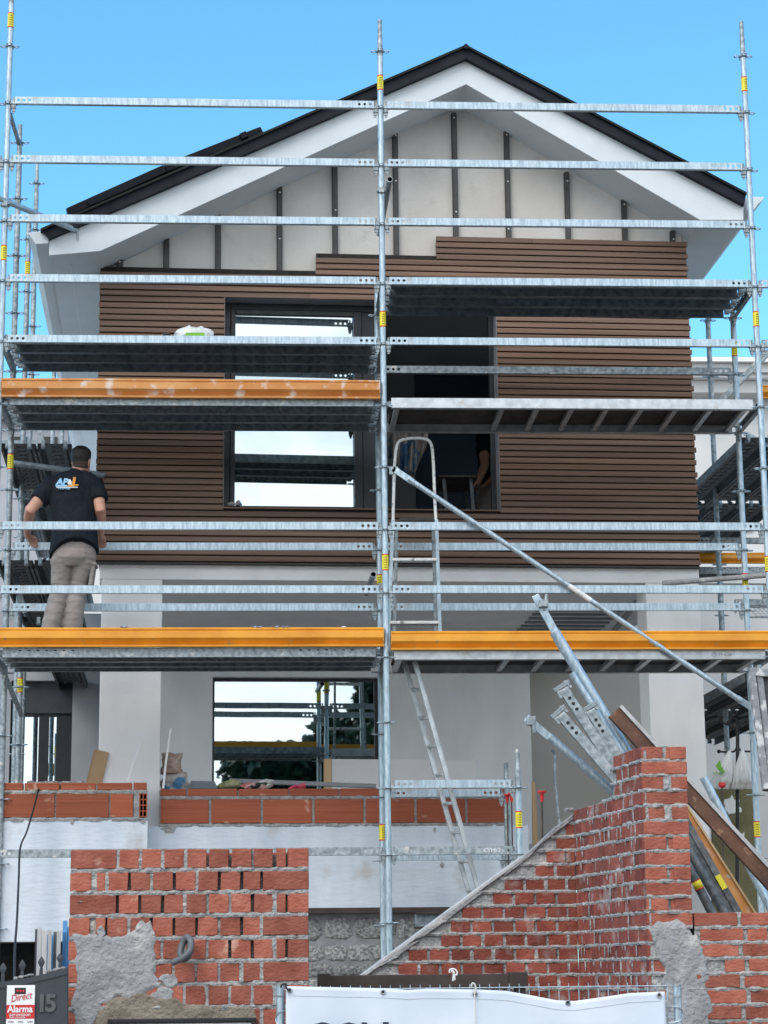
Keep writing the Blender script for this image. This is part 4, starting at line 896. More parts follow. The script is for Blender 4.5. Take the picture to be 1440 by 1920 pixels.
for k, nm in ((6, 'beside the right end of the cladding'), (10, 'under the lowest right deck')):
    z = zl(k)+.02
    for i in range(3):
        e = atz(1339+72*i if k == 6 else 1352+70*i, 822 if k == 6 else 1272, z); X = (3.36 if k == 6 else 3.30)+.30*i
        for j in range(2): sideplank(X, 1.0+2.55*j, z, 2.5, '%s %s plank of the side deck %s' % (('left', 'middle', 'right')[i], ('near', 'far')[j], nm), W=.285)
for k, nm in ((6, 'high on the left side'), (7, 'behind the left shoulder of the worker'), (8, 'behind the elbow of the worker'), (9, 'behind the thighs of the worker'),):
    z = zl(k)+.02
    for i in range(2):
        if i == 0 and k in (7, 9): continue
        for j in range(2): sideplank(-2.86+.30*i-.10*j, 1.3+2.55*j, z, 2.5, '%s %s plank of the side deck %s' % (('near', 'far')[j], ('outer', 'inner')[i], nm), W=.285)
def siderail(px0, py0, px1, Y, label, m='galv_worn'):
    p, q = at(px0, py0, Y), at(px1, py0, Y); return rail(p.x, round(p.x+(q.x-p.x), 2), Y, p.z, label, m, group='rails of the side scaffolds')
siderail(30, 924, 112, 2.7, 'short cross rail left of the raised elbow of the worker'); siderail(-40, 1075, 96, 3.0, 'dark cross rail behind the legs of the worker', 'galv_dark'); siderail(-30, 832, 90, 4.0, 'dark cross rail left of the head of the worker', 'galv_dark')
siderail(1300, 990, 1480, 4.6, 'grey cross rail of the side scaffold right of the cladding', 'galv_dark'); siderail(1300, 1014, 1480, 4.4, 'pale cross rail of the side scaffold right of the cladding', 'galv_worn'); siderail(1320, 968, 1480, 5.2, 'thin cross rail under the right side deck', 'galv_worn'); siderail(1370, 1130, 1480, 3.6, 'grey cross rail above the white lattice', 'galv_worn')
p, q = at(1306, 1056, 5.6), at(1500, 1056, 5.6); toe(p.x, q.x, 5.6, p.z, at(1306, 1036, 5.6).z, 'orange toe board of the side scaffold, just right of the cladding'); p2 = at(1306, 1062, 5.6); plank(p.x, p.x+2.0, 5.62, p2.z, 'grey plank under the orange toe board right of the cladding', 'galv_worn')
p, q = at(1426, 742, 2.2), at(1500, 742, 2.2); toe(p.x, q.x, 2.2, at(1426, 747, 2.2).z, at(1426, 722, 2.2).z, 'end of an orange toe board at the right edge of the photo')
A, B = at(1347, 757, 1.6), at(1448, 653, 1.5); t = thing('side_brace', 'brown grey diagonal brace between the right posts', 'brace', A); b = MB(); b.bar(A, B, .03, .055); b.build('bar', 'galv_worn', t, bevel=.004)
A, B = at(1396, 812, 1.2), at(1448, 838, 1.1); t = thing('side_brace', 'short galvanized brace below the aluminium platform at the right edge', 'brace', A); b = MB(); b.bar(A, B, .02, .04); b.build('bar', 'galv', t, bevel=.004)
A, B = at(10, 1268, 1.2), at(40, 1340, 2.2); t = thing('side_brace', 'grey diagonal brace in front of the left ground floor window', 'brace', A); b = MB(); b.bar(A, B, .03, .045); b.build('bar', 'galv_worn', t, bevel=.004)
A, B = at(12, 1030, 2.0), at(48, 1150, 2.0); t = thing('side_brace', 'dark diagonal brace left of the legs of the worker', 'brace', A); b = MB(); b.bar(A, B, .03, .045); b.build('bar', 'galv_dark', t, bevel=.004)
A, B = at(68, 790, 3.6), at(96, 885, 3.6); t = thing('side_brace', 'pale diagonal brace left of the head of the worker', 'brace', A); b = MB(); b.bar(A, B, .03, .05); b.build('bar', 'galv_worn', t, bevel=.004)
lt = thing('lattice_panel', 'white lattice panel glimpsed at the right edge above the orange toe board', 'lattice', at(1425, 1147, 3.8)); p, q = at(1405, 1156, 3.8), at(1500, 1139, 3.8); b = MB(); h = q.z-p.z; x = p.x
while x < q.x-.05: b.bar((x, 3.8, p.z), (x+h, 3.8, q.z), .006, .008); b.bar((x+h, 3.808, p.z), (x, 3.808, q.z), .006, .008); x += .045
b.build('lattice', 'white', lt); b = MB(); b.box((p.x, 3.79, q.z), (q.x+.1, 3.82, q.z+.012)); b.box((p.x, 3.79, p.z-.012), (q.x+.1, 3.82, p.z)); b.build('edge_bar', 'galv_worn', lt)
# ================================================================== things on and around the scaffold
# stepladder with a bent tube hoop, standing on the right deck
LY = .36; zdk = zl(10)+.07
t = thing('stepladder', 'old stepladder with a bent tube hoop, standing behind the front rails', 'stepladder', (at(775, 1200, LY).x, LY, zdk))
lp_ = lambda x, y, Y=LY: at(x, y, Y)
hoop = smoothpts([lp_(737, 985), lp_(738, 930), lp_(740, 870), lp_(744, 836), lp_(753, 825), lp_(775, 821.5), lp_(797, 823), lp_(808, 832), lp_(812, 860), lp_(815, 930), lp_(818, 990)], 5)
b = MB(); b.tube(hoop, .0125, 12); b.build('hoop', 'white_dirty', t, smooth=True)
for x0, y0, x1, m in ((737, 975, 726, 'galv'), (818, 975, 826, 'galv')):
    a, c = lp_(x0, y0), lp_(x1, 1215); c.z = zdk; b = MB(); b.bar(a, c, .028, .05, (0, 1, 0)); b.build('stile', m, t, bevel=.004); b = MB(); b.box((-.022, -.03, 0), (.022, .03, .03), o=c); b.build('rubber_foot', 'black', t, bevel=.004)
for i, (y, x0, x1) in enumerate(((1050, 734, 819), (1168, 731, 823))):
    a, c = lp_(x0, y), lp_(x1, y); b = MB(); b.box((a.x, LY-.03, a.z-.012), (c.x, LY+.06, a.z+.012)); b.build('step', 'white_dirty', t, bevel=.004)
a, c = lp_(748, 976), lp_(814, 976); b = MB(); b.box((a.x, LY-.02, a.z-.01), (c.x, LY+.26, a.z+.016)); b.build('platform', 'plywood', t, bevel=.008)
for x0, x1 in ((744, 738), (812, 818)):
    a, c = lp_(x0, 985, LY+.2), lp_(x1, 1215, LY+.34); c.z = zdk; b = MB(); b.bar(a, c, .025, .022, (0, 1, 0)); b.build('rear_leg', 'galv_worn', t, bevel=.003)
# access ladder from the lowest deck
t = thing('access_ladder', 'aluminium access ladder leaning from the lowest right deck down to the raking wall', 'ladder', at(900, 1700, .3))
A0, A1 = at(777, 1240, .22), at(912, 1725, .22); B0, B1 = at(757, 1240, .52), at(893, 1725, .52)
for a, c in ((A0, A1), (B0, B1)): b = MB(); b.bar(a, c, .03, .06, (0, 1, 0)); b.bar(a+Vector((.017, 0, 0)), c+Vector((.017, 0, 0)), .006, .075, (0, 1, 0)); b.build('stile', 'alu', t, bevel=.004)
for i in range(1, 9):
    k = i/9; b = MB(); b.tube([A0.lerp(A1, k), B0.lerp(B1, k)], .014, 10); b.build('rung', 'alu', t, smooth=True)

# ------------------------------------------------------------------ people
def person(label, J, hair_rot=0, pose_hands=True, vox=.0062, polo='polo', logo=False, sc=1.):
    """J: joints in the world. body is one continuous surface; clothes are shells over it"""
    base = (J['hipL']+J['hipR'])/2; t = thing('person', label, 'person', (base.x, base.y, J['zfoot']))
    V = Vector; X = (1, 0, 0)
    ne, hd, pel, wa, ch = J['neck'], J['head'], J['pelvis'], J['waist'], J['chest']
    b = MB(); s = sc
    up = (hd-ne).normalized()
    sx = J.get('face', V((.25, .97, 0))).normalized(); side = V((sx.y, -sx.x, 0))
    hs = .93*s
    def P(a, f, z): return hd + side*a*hs + sx*f*hs + V((0, 0, z*hs))
    # head: rings from chin to crown
    rings = []
    for z, a, f, o in ((-.112, .030, .034, .045), (-.10, .046, .050, .038), (-.075, .060, .070, .022), (-.045, .067, .082, .010), (-.01, .072, .090, .002), (.03, .076, .097, -.004), (.07, .073, .094, -.006), (.10, .058, .074, -.006), (.118, .034, .045, -.006), (.124, .010, .014, -.006)):
        rings.append([P(a*math.cos(2*math.pi*k/20), o+f*math.sin(2*math.pi*k/20), z) for k in range(20)])
    b.loft(rings)
    b.loft([[P(a*math.cos(q*math.pi/4), .088+d*math.sin(q*math.pi/4)+e, z) for q in range(8)] for z, a, d, e in ((-.045, .010, .010, .0), (-.035, .017, .016, .006), (-.01, .010, .012, .004), (.02, .006, .006, .0))])  # nose
    for k in (-1, 1):
        b.ball(P(.030*k, .078, .008), .014, .012, .010, 8, 5); b.ball(P(.074*k, -.008, -.012), .008, .020, .032, 10, 6, R=Matrix.Rotation(-math.atan2(sx.x, sx.y)+.35*k, 3, 'Z'))
    b.ball(P(0, .082, -.070), .022, .010, .009, 10, 5)
    b.limb([ne-up*.06, ne, ne+up*.05, hd+V((0, 0, -.06*s))], [(.068*s, .062*s), (.058*s, .056*s), (.054*s, .056*s), (.055*s, .06*s)])
    b.limb([pel+V((0, 0, -.10)), pel, wa, ch, ne-V((0, 0, .035)), ne-V((0, 0, .01))], [(.12*s, .09*s), (.15*s, .11*s), (.14*s, .10*s), (.165*s, .115*s), (.10*s, .08*s), (.06*s, .055*s)])
    for q in 'LR':
        sh, el_, wr_ = J['sh'+q], J['el'+q], J['wr'+q]
        b.limb([ch+(sh-ch)*.45+V((0, 0, .03)), sh, sh.lerp(el_, .3), sh.lerp(el_, .7), el_, el_.lerp(wr_, .25), el_.lerp(wr_, .7), wr_], [.06*s, .062*s, .056*s, .048*s, .043*s, .045*s, .034*s, .027*s])
        hi, kn, an = J['hip'+q], J['kn'+q], J['an'+q]
        b.limb([pel.lerp(hi, .8), hi.lerp(kn, .2), hi.lerp(kn, .6), kn, kn.lerp(an, .3), kn.lerp(an, .8), an], [.085*s, .085*s, .068*s, .055*s, .055*s, .04*s, .036*s])
        # hand: palm, four fingers curled over what it holds, thumb from the side of the palm
        hdv = J['hd'+q]; f0 = hdv['dir'].normalized(); dn_ = hdv['curl'].normalized(); ac = f0.cross(dn_).normalized()
        pc = wr_+f0*.045*s; b.limb([wr_-f0*.01, wr_+f0*.02*s, wr_+f0*.055*s, wr_+f0*.088*s], [(.025*s, .019*s), (.034*s, .017*s), (.041*s, .016*s), (.038*s, .012*s)], side=ac)
        for i, (o, l) in enumerate(((-.030, .066), (-.010, .076), (.010, .072), (.030, .056))):
            r0 = wr_+f0*.082*s+ac*o*s; r1 = r0+(f0*.8+dn_*.25)*l*.42*s; r2 = r1+(f0*.35+dn_*.9)*l*.36*s; r3 = r2+(dn_*.95-f0*.2)*l*.3*s
            b.tube([r0-f0*.012, r0, r1, r2, r3], [.0095*s, .0095*s, .009*s, .008*s, .0062*s], 8)
        th = hdv['thumb']; r0 = wr_+f0*.028*s+ac*.03*th*s; r1 = r0+(ac*th*.7+f0*.5+dn_*.2)*.036*s; r2 = r1+(f0*.7+dn_*.6+ac*th*.2)*.03*s; b.tube([r0-ac*th*.012, r0, r1, r2], [.012*s, .012*s, .0105*s, .0075*s], 8)
    b.build('body', 'skin', t, remesh=vox)
    # hair: a cap over the top and back of the skull, faded sides
    b = MB(); rings = []
    for z, k, o in ((-.022, 1.0, -.013), (-.005, 1.03, -.013), (.02, 1.055, -.014), (.05, 1.085, -.012), (.085, 1.12, -.009), (.108, 1.16, -.008), (.126, 1.15, -.006), (.133, .5, -.004)):
        i = min(range(5), key=lambda i: abs((-.01, .03, .07, .10, .118)[i]-z)); a, f = ((.072, .090), (.076, .097), (.073, .094), (.058, .074), (.038, .050))[i]
        rings.append([P(a*k*math.cos(2*math.pi*q/24), o+min(.072, f*k*math.sin(2*math.pi*q/24)), z+.022*max(0, math.sin(2*math.pi*q/24))*(z < .03)) for q in range(24)])
    b.loft(rings); b.build('hair', 'hair', t, remesh=vox*.8)
    b = MB(); rings = []
    for z, k, o in ((-.070, .90, -.012), (-.045, .985, -.011), (-.02, 1.01, -.011), (.010, 1.02, -.011)):
        a, f = (.067, .082) if z < -.03 else (.072, .090)
        rings.append([P(a*k*math.cos(2*math.pi*q/24), o+min(.02, f*k*math.sin(2*math.pi*q/24)), z) for q in range(24)])
    b.loft(rings); b.build('clipped_hair', 'hair_fade', t, remesh=vox*.8)
    # polo shirt with sleeves, collar and hanging hem
    b = MB()
    rings = []
    for i, (c_, (ra, rb)) in enumerate(zip(J['shirt'], J['shirt_r'])):
        k = max(0, 1-i/2.2); ring = []
        for q in range(28):
            an = 2*math.pi*q/28; ring.append(c_+V((ra*math.cos(an), rb*math.sin(an), k*(J.get('hem_tilt', 0)*math.cos(an)+J.get('hem_arch', 0)*max(0, -math.sin(an))**1.5))))
        rings.append(ring)
    b.loft(rings)
    for q in 'LR':
        sh, el_ = J['sh'+q], J['el'+q]; b.limb([ch+(sh-ch)*.4+V((0, 0, .045)), sh+V((0, 0, .006)), sh.lerp(el_, .35), sh.lerp(el_, .60)], [(.08*s, .085*s), (.082*s, .084*s), (.078*s, .076*s), (.076*s, .073*s)])
        b.limb([ne+V((0, 0, -.03)), ne.lerp(sh, .5)+V((0, 0, -.012)), sh+V((0, 0, -.01))], [(.06*s, .075*s), (.075*s, .085*s), (.075*s, .078*s)], side=(0, 1, 0))
    po = b.build('polo_shirt', polo, t, remesh=vox*1.15)
    def cloth(o, seed, size=.16, st=.026):
        tx = bpy.data.textures.new('folds', 'CLOUDS'); tx.noise_scale = size; tx.noise_depth = 3; q = o.modifiers.new('folds', 'DISPLACE'); q.texture = tx; q.strength = st; q.mid_level = .5; q.texture_coords = 'LOCAL'
    cloth(po, 1, .11, .022)
    b = MB(); b.limb([ne-up*.035, ne+up*.01, ne+up*.022], [(.078*s, .075*s), (.069*s, .068*s), (.066*s, .066*s)], n=20); b.build('collar', polo, po, remesh=vox)
    # trousers
    b = MB(); b.limb([J['belt'], pel+V((0, 0, .0)), pel+V((0, -.004, -.09)), pel+V((0, 0, -.15))], [(.150*s, .105*s), (.172*s, .125*s), (.176*s, .130*s), (.15*s, .10*s)], n=24)
    for q in 'LR':
        hi, kn, an = J['hip'+q], J['kn'+q], J['an'+q]; pts = []; rr = []
        for i in range(25):
            k = i/24; p = (pel.lerp(hi, 1)+V((0, 0, -.02))).lerp(kn, k*2) if k < .5 else kn.lerp(an, (k-.5)*2)
            r_ = .098-.030*min(1, k*2) if k < .5 else .072+.004*math.sin(k*9); cr = .0035*math.sin(i*2.4+(1 if q == 'L' else 0))*(k > .38)
            pts.append(p); rr.append(((r_+cr)*s, (r_+.004+cr*1.2)*s))
        b.limb(pts, rr, n=20)
    tr = b.build('trousers', 'trousers', t, remesh=vox*1.1); cloth(tr, 2, .10, .016)
    if J.get('pocket'):
        c, d = J['pocket']; b = MB(); b.box((-.012, -.075, -.09), (.022, .075, .09), R=Matrix.Rotation(.12, 3, 'Y'), o=c); b.box((-.008, -.082, .07), (.034, .082, .10), R=Matrix.Rotation(.12, 3, 'Y'), o=c); b.build('cargo_pocket', 'trousers', tr, bevel=.012)
    for q in 'LR':
        an = J['an'+q]; b = MB(); z = J['zfoot']; b.limb([V((an.x, an.y-.09, z+.045)), V((an.x, an.y-.03, z+.055)), V((an.x, an.y+.06, z+.05)), V((an.x, an.y+.15, z+.035)), V((an.x, an.y+.185, z+.03))], [(.034, .042), (.042, .055), (.044, .05), (.045, .033), (.025, .022)]); b.limb([V((an.x, an.y-.02, z+.05)), an+V((0, 0, .05))], [.05, .055]); b.build('boot', 'boot', t, remesh=.012)
    return t, po
V = Vector
a_ = lambda x, y, Y: at(x, y, Y)
zf = zl(10)+DT
J = dict(head=a_(153, 865, .46), neck=a_(144, 889, .44), chest=a_(137, 925, .43), waist=a_(138, 985, .42), pelvis=a_(139, 1028, .43), belt=a_(139, 1003, .42), face=V((.30, .95, 0)), zfoot=zf,
         shL=a_(95, 913, .43), shR=a_(180, 913, .43), elL=a_(56, 957, .36), elR=a_(188, 955, .36), wrL=a_(51, 1003, .66), wrR=a_(189, 1004, .66),
         hipL=a_(117, 1045, .43), hipR=a_(160, 1045, .43), knL=a_(113, 1100, .45), knR=a_(146, 1100, .47), anL=a_(92, 1190, .38), anR=a_(134, 1190, .40),
         hdL=dict(dir=V((.35, .9, -.28)), curl=V((.1, .35, -1)), thumb=-1), hdR=dict(dir=V((.0, .95, -.28)), curl=V((-.05, .35, -1)), thumb=1),
         shirt=[a_(139, 1042, .42), a_(139, 1020, .42), a_(138, 985, .41), a_(137, 940, .42), a_(137, 913, .43), a_(141, 896, .44), a_(144, 890, .44)],
         shirt_r=[(.196, .150), (.192, .145), (.178, .135), (.188, .138), (.185, .125), (.12, .09), (.065, .06)], pocket=(a_(172, 1080, .45), 0), hem_tilt=.03, hem_arch=.12)
# the hem rides up at the right hip and hangs low at the left
pt, po = person('man in dark polo shirt and grey work trousers standing on the left deck', J)
bp = a_(122, 905, .28)
SH = .045
for body, m, x, y, sz, sx, sh_ in (('AP', 'blue_sheet', 105, 909, .072, 1.05, .2), ('&', 'white', 127, 908, .055, .9, 0), ('J', 'orange', 134, 908, .080, 1.5, .1)):
    p = a_(x, y, .282); text(body, sz, m, p, po, 'emblem_letter', .004, sx=sx, shear=sh_, bold=.003)
b = MB()
for (x0, x1, y, h) in ((106, 146, 912.5, .010),): p, q = a_(x0, y, .284), a_(x1, y, .284); b.box((p.x, .280, p.z-h), (q.x, .288, p.z))
b.build('emblem_line', 'alu', po); b = MB(); p, q = a_(104, 910.5, .2835), a_(126, 910.5, .2835); b.bar(p, q, .004, .012); b.build('emblem_line', 'blue_sheet', po); b = MB(); p, q = a_(127, 911, .2835), a_(147, 909, .2835); b.bar(p, q, .004, .010); b.build('emblem_line', 'orange', po); p = a_(109, 917.5, .284); text('reformas', .026, 'blue_sheet', p, po, 'emblem_letter', .003)
# second figure standing inside the room
r_ = lambda x, y, Y=2.2: at(x+13, y, Y+1.6)
J2 = dict(head=r_(914, 775), neck=r_(914, 800), chest=r_(914, 838), waist=r_(912, 885), pelvis=r_(911, 925), belt=r_(911, 903), face=V((-.8, .6, 0)), zfoot=5.06,
          shL=r_(893, 822, 2.2), shR=r_(935, 822, 2.3), elL=r_(896, 872, 2.0), elR=r_(930, 872, 2.4), wrL=r_(884, 905, 1.85), wrR=r_(900, 908, 2.0), hipL=r_(899, 938), hipR=r_(923, 938), knL=r_(900, 990), knR=r_(924, 990), anL=r_(900, 1035), anR=r_(926, 1035),
          hdL=dict(dir=V((-1, 0, -.4)), curl=V((-.2, .2, -1)), thumb=1), hdR=dict(dir=V((-1, -.1, -.3)), curl=V((-.2, .2, -1)), thumb=1),
          shirt=[r_(912, 912), r_(912, 890), r_(914, 838), r_(914, 825), r_(914, 806), r_(914, 800)], shirt_r=[(.16, .13), (.15, .12), (.165, .125), (.155, .11), (.10, .08), (.06, .055)])
for q in 'LR': J2['an'+q].z = 5.14; J2['kn'+q].z = 5.55
person('figure in pale trousers half hidden inside the dark open window', J2, vox=.012)

# things in the open window and on the sill
t = thing('dust_sheet', 'pale dust sheet hanging inside the dark open window behind the ladder hoop', 'dust sheet', at(780, 820, 2.6)); b = MB()
def dsf(s, t_):
    p = at(728, 800, 2.6).lerp(at(808+10*t_, 800, 2.6), s); w = .06*math.sin(s*17+t_*2)+.03*math.sin(s*41); l = (.42-.30*abs(s-.45)+.25*max(0, .25-abs(s-.7)))*t_
    return Vector((p.x-.10*s*t_, 2.6+w*(.3+t_), p.z+.12-l*1.35))
b.grid(dsf, 40, 20); b.build('sheet', 'sack_grey', t, smooth=True, solid=.004)
t = thing('work_table', 'folding work table with a board on it, dim inside the open window', 'table', at(850, 945, 2.7)); p, q = at(816, 904, 2.7), at(872, 930, 2.4); z = at(840, 905, 2.6).z; b = MB(); b.box((p.x, 2.3, z-.02), (q.x+.1, 2.9, z)); b.build('tabletop', 'brown_steel', t, bevel=.004)
for x in (p.x+.05, q.x+.05):
    for y in (2.36, 2.84): b = MB(); b.bar((x, y, z-.02), (x+.06, y, 5.05), .03, .03, (0, 1, 0)); b.build('leg', 'galv_shaded', t)
t = thing('tool_case', 'small pile of dark tools on the left end of the window sill', 'tools', hp(440, 950, 1.3)); c = h2w(hp(440, 949, 1.27)); b = MB(); b.ball(c+V((-.03, 0, .015)), .035, .03, .02); b.ball(c+V((.03, .01, .028)), .022, .02, .025); b.tube([c+V((-.06, .0, .02)), c+V((.06, -.01, .012))], .01, 8); b.build('tool_heap', 'sack_grey', t, smooth=True)
t = thing('plastic_bag', 'crumpled white plastic bag with green print lying on the highest left deck', 'plastic bag', at(365, 636, .3)); c = at(364, 632, .32); b = MB(); b.ball(c, .165, .12, .075, 30, 18); 
b.v = [v + Vector((1, 1, 1))*.030*noise.noise(v*15) + Vector((0, 0, 1))*.02*noise.noise(v*34) for v in b.v]; b.build('bag', 'plastic', t)
p = at(348, 629, .19); b = MB(); b.box((p.x, .183, p.z-.012), (p.x+.15, .192, p.z+.022)); b.build('print', 'green', t)
t = thing('tool', 'small dark tool with a brass end beside the white bag on the highest left deck', 'tool', at(312, 636, .3)); b = MB(); p = at(312, 632, .3); b.box((p.x-.03, .27, p.z-.03), (p.x+.03, .33, p.z+.03)); b.build('body', 'black', t, bevel=.008); b = MB(); b.box((p.x-.036, .265, p.z-.02), (p.x-.031, .32, p.z+.015)); b.build('plate', 'wood', t)

# solar panels lying on the left slope
dR = (hp(640, 186, .9)-hp(130, 412, .9)).normalized(); up_ = Vector((-dR.z, 0, dR.x))
def slope_box(name, m, p, q, th, dep, parent, lift=0, v=.9, mod=None):
    b = MB(); o = up_*lift; b.prism([p+o, q+o, q+o+up_*th, p+o+up_*th], (0, dep, 0)); return b.build(name, m, parent, local=True, bevel=.003)
ends = ((130, 404, 313, 322, 'lower'), (314, 321.5, 495, 250, 'upper'))
for x0, y0, x1, y1, nm in ends:
    t = thing('solar_panel', '%s dark solar panel lying on the left roof slope' % nm, 'solar panel', (0, 0, 0), HA, 'solar panels on the left roof slope')
    p, q = hp(x0, y0, .9), hp(x1, y1, .9)
    slope_box('frame', 'panel_black', p, q, .044, 1.72, t, .024); slope_box('cells', 'frame_black', p+dR*.02, q-dR*.02, .003, 1.68, t, .067); slope_box('mounting_rail', 'panel_black', p+dR*.0, q, .026, .05, t, .0)
    xc = (172, 380) if nm == 'lower' else (457, 255)
    c = hp(*xc, .885); b = MB(); b.bar(c-dR*.03, c+dR*.03, .05, .055, up_); b.build('clamp', 'panel_black', t, local=True, bevel=.004); b = MB(); b.bar(c-dR*.02-up_*.06, c+dR*.02-up_*.06, .05, .03, up_); b.build('clamp', 'panel_black', t, local=True, bevel=.004)

# ------------------------------------------------------------------ terrace clutter
def thg(name, label, cat, p, group=None): return thing(name, label, cat, p, 0, group)
t = thg('cardboard_box', 'flattened brown cardboard leaning on the left edge of the left pillar', 'cardboard', at(180, 1468, 1.1)); b = MB(); P = [at(x, y, 1.12) for x, y in ((164, 1472), (190, 1472), (204, 1411), (181, 1405))]; b.prism(P, (.0, .02, 0)); b.build('flap', 'cardboard', t); b = MB(); b.prism([at(x, y, 1.16) for x, y in ((160, 1472), (172, 1472), (186, 1404), (176, 1406))], (0, .02, 0)); b.build('flap', 'cardboard', t)
for pts, l in (([(239, 1466), (250, 1430), (261, 1400), (267, 1375)], 'white plastic strip leaning against the left pillar'), ([(306, 1478), (311, 1430), (316, 1395), (320, 1366)], 'straight white rod leaning beside the brown sacks')):
    t = thg('white_strip', l, 'strip', at(*pts[0], 1.06)); b = MB(); P = [h2w(hp(x, y, 1.08+.02*i)) for i, (x, y) in enumerate(pts)]
    for a, c in zip(P, P[1:]): b.bar(a, c, .016, .008, (0, 1, 0))
    b.build('strip', 'white', t)
def sackf(name, label, m, px, py, Y, rx, rz, seed):
    t = thg(name, label, 'sack', at(px, py+rz*100, Y)); b = MB(); c = at(px, py, Y); rings = []; n = 40; m_ = 16
    for i in range(m_+1):
        k = i/m_; z = -rz+2*rz*k; w = rx*(1.0-.10*k+.10*math.sin(k*7+seed)) * (.93 if i == 0 else 1); d = .11*(1-.75*max(0, k-.55)/.45) + .006
        ring = []
        for q in range(n):
            a = 2*math.pi*q/n; ca, sa = math.cos(a), math.sin(a); p_ = 3.4; r = (abs(ca)**p_+abs(sa)**p_)**(-1/p_); v = Vector((ca*r*w, sa*r*d, z))
            g = noise.noise(Vector((ca*2.2+seed, sa*2.2, z*26))); g2 = abs(noise.noise(Vector((ca*5+seed, sa*5, z*60)))); ring.append(c+v+Vector((ca, sa, .12))*(.020*g-.016*g2)+Vector((.0, .0, .006*math.sin(a*3+seed)*k)))
        rings.append(ring)
    b.loft(rings); o = b.build('sack', m, t, smooth=True); smooth_sides(o, 30); return t
sackf('paper_sack', 'crumpled brown paper sack on top of the grey sack by the left pillar', 'sack', 322, 1432, 1.5, .085, .085, 1); sackf('rubble_sack', 'grey woven sack with a blue patch behind the long parapet', 'sack_grey', 328, 1466, 1.45, .115, .075, 5)
t = thg('sheet_stack', 'grey board lying behind the parapet below the ground floor window', 'board', at(380, 1476, 2.0)); b = MB(); P = [at(x, y, 2.0) for x, y in ((355, 1478), (408, 1478), (403, 1465), (358, 1464))]; b.prism(P, (0, .5, 0)); b.build('board', 'frame_grey', t)
t = thg('plaster_board', 'pale plasterboard sheet with a brown edge standing in front of the window', 'plasterboard', at(750, 1470, 2.2)); P = [at(x, y, 2.2) for x, y in ((622, 1480), (893, 1480), (893, 1426), (622, 1423))]; b = MB(); b.prism(P, (0, .03, 0)); b.build('sheet', 'plaster_board', t); b = MB(); b.prism([at(x, y, 2.19) for x, y in ((607, 1480), (621.5, 1480), (621.5, 1423), (607, 1423))], (0, .03, 0)); b.build('edge', 'wood', t)
t = thg('long_profile', 'long grey metal profile lying along the top of the parapet', 'profile', at(600, 1470, 1.6)); A, B = at(430, 1464, 1.6), at(705, 1474, 1.6); b = MB(); b.bar(A, B, .06, .035); b.build('profile', 'frame_grey', t, bevel=.003)
def rag(label, m, px, py, w, h, Y, seed):
    t = thg('rag', label, 'rag', at(px, py, Y)); b = MB(); c = at(px, py, Y); b.ball(c, w, .06, h, 22, 12); b.v = [v+Vector((1, .5, .8))*.03*noise.noise(v*22+Vector((seed, 0, 0))) for v in b.v]; b.build('cloth', m, t); return t
rag('heap of red and white rags on the parapet under the ground floor window', 'rags', 480, 1474, .13, .030, 1.25, 2); rag('pink cloth lying on the parapet under the ground floor window', 'pink', 560, 1476, .07, .022, 1.25, 4); rag('green and cream packet at the left end of the rag heap', 'green_bag', 432, 1472, .09, .035, 1.3, 7); rag('torn white paper on top of the rag heap', 'white_dirty', 500, 1466, .06, .022, 1.27, 11)
# cable
t = thg('cable', 'thin dark cable hanging from the left parapet down to the gate', 'cable', at(75, 1470, .8)); b = MB(); b.tube(smoothpts([at(80, 1462, .95), at(74, 1474, .86), at(62, 1520, .6), at(50, 1560, .3), at(38, 1590, -.2), at(35, 1650, -1), at(32, 1720, -2.2), at(28, 1780, -3.4), at(27, 1850, -4.6)], 6), .0075, 6); b.build('cable', 'black', t, smooth=True)
# rebar with caps, sticks
for px, y0, y1, Y, l in ((1016, 1484, 1600, -2.6, 'red capped steel bar standing alone above the raking wall'), (959, 1488, 1560, .45, 'red capped steel bar between the short posts, right one'), (951, 1490, 1560, .5, 'red capped steel bar between the short posts, left one')):
    t = thg('starter_bar', l, 'steel bar', at(px+2, y1+60, Y), 'red capped starter bars'); A, B = at(px+2.5, y1+70, Y), at(px, y0, Y); b = MB(); b.tube([(A.x, A.y, 0), A, B], .006, 6); b.build('bar', 'brown_steel', t); b = MB(); b.tube([B+V((0, 0, -.065)), B+V((0, 0, -.01)), B+V((0, 0, -.008)), B+V((0, 0, .004))], [.010, .016, .030, .030], 12); b.build('cap', 'red', t)
t = thg('starter_bar', 'red capped steel bar in front of the olive mesh', 'steel bar', at(1355, 1600, .6), 'red capped starter bars'); A, B = at(1357, 1640, .6), at(1354, 1472, .6); b = MB(); b.tube([(A.x, A.y, 0), A, B], .006, 6); b.build('bar', 'brown_steel', t); b = MB(); b.ball(B, .030, .03, .024); b.build('cap', 'red', t, smooth=True)
t = thg('conduit', 'rusty bent conduit sticking up against the beige porch wall', 'conduit', at(1047, 1560, .9)); b = MB(); b.tube(smoothpts([V((at(1051, 1700, .9).x, .9, 0)), at(1050, 1600, .9), at(1047, 1530, .9), at(1041, 1460, .9), at(1040, 1418, .9), at(1036, 1408, .95)], 4), .012, 8); b.build('pipe', 'galv_worn', t, smooth=True)
t = thg('timber', 'narrow yellowish timber standing in the porch corner', 'timber', at(1003, 1600, 1.6)); b = MB(); P = [at(x, y, 1.6) for x, y in ((1000, 1620), (1011, 1620), (1003, 1466), (998, 1466))]; b.prism(P, (0, .05, 0)); b.build('timber', 'wood', t)

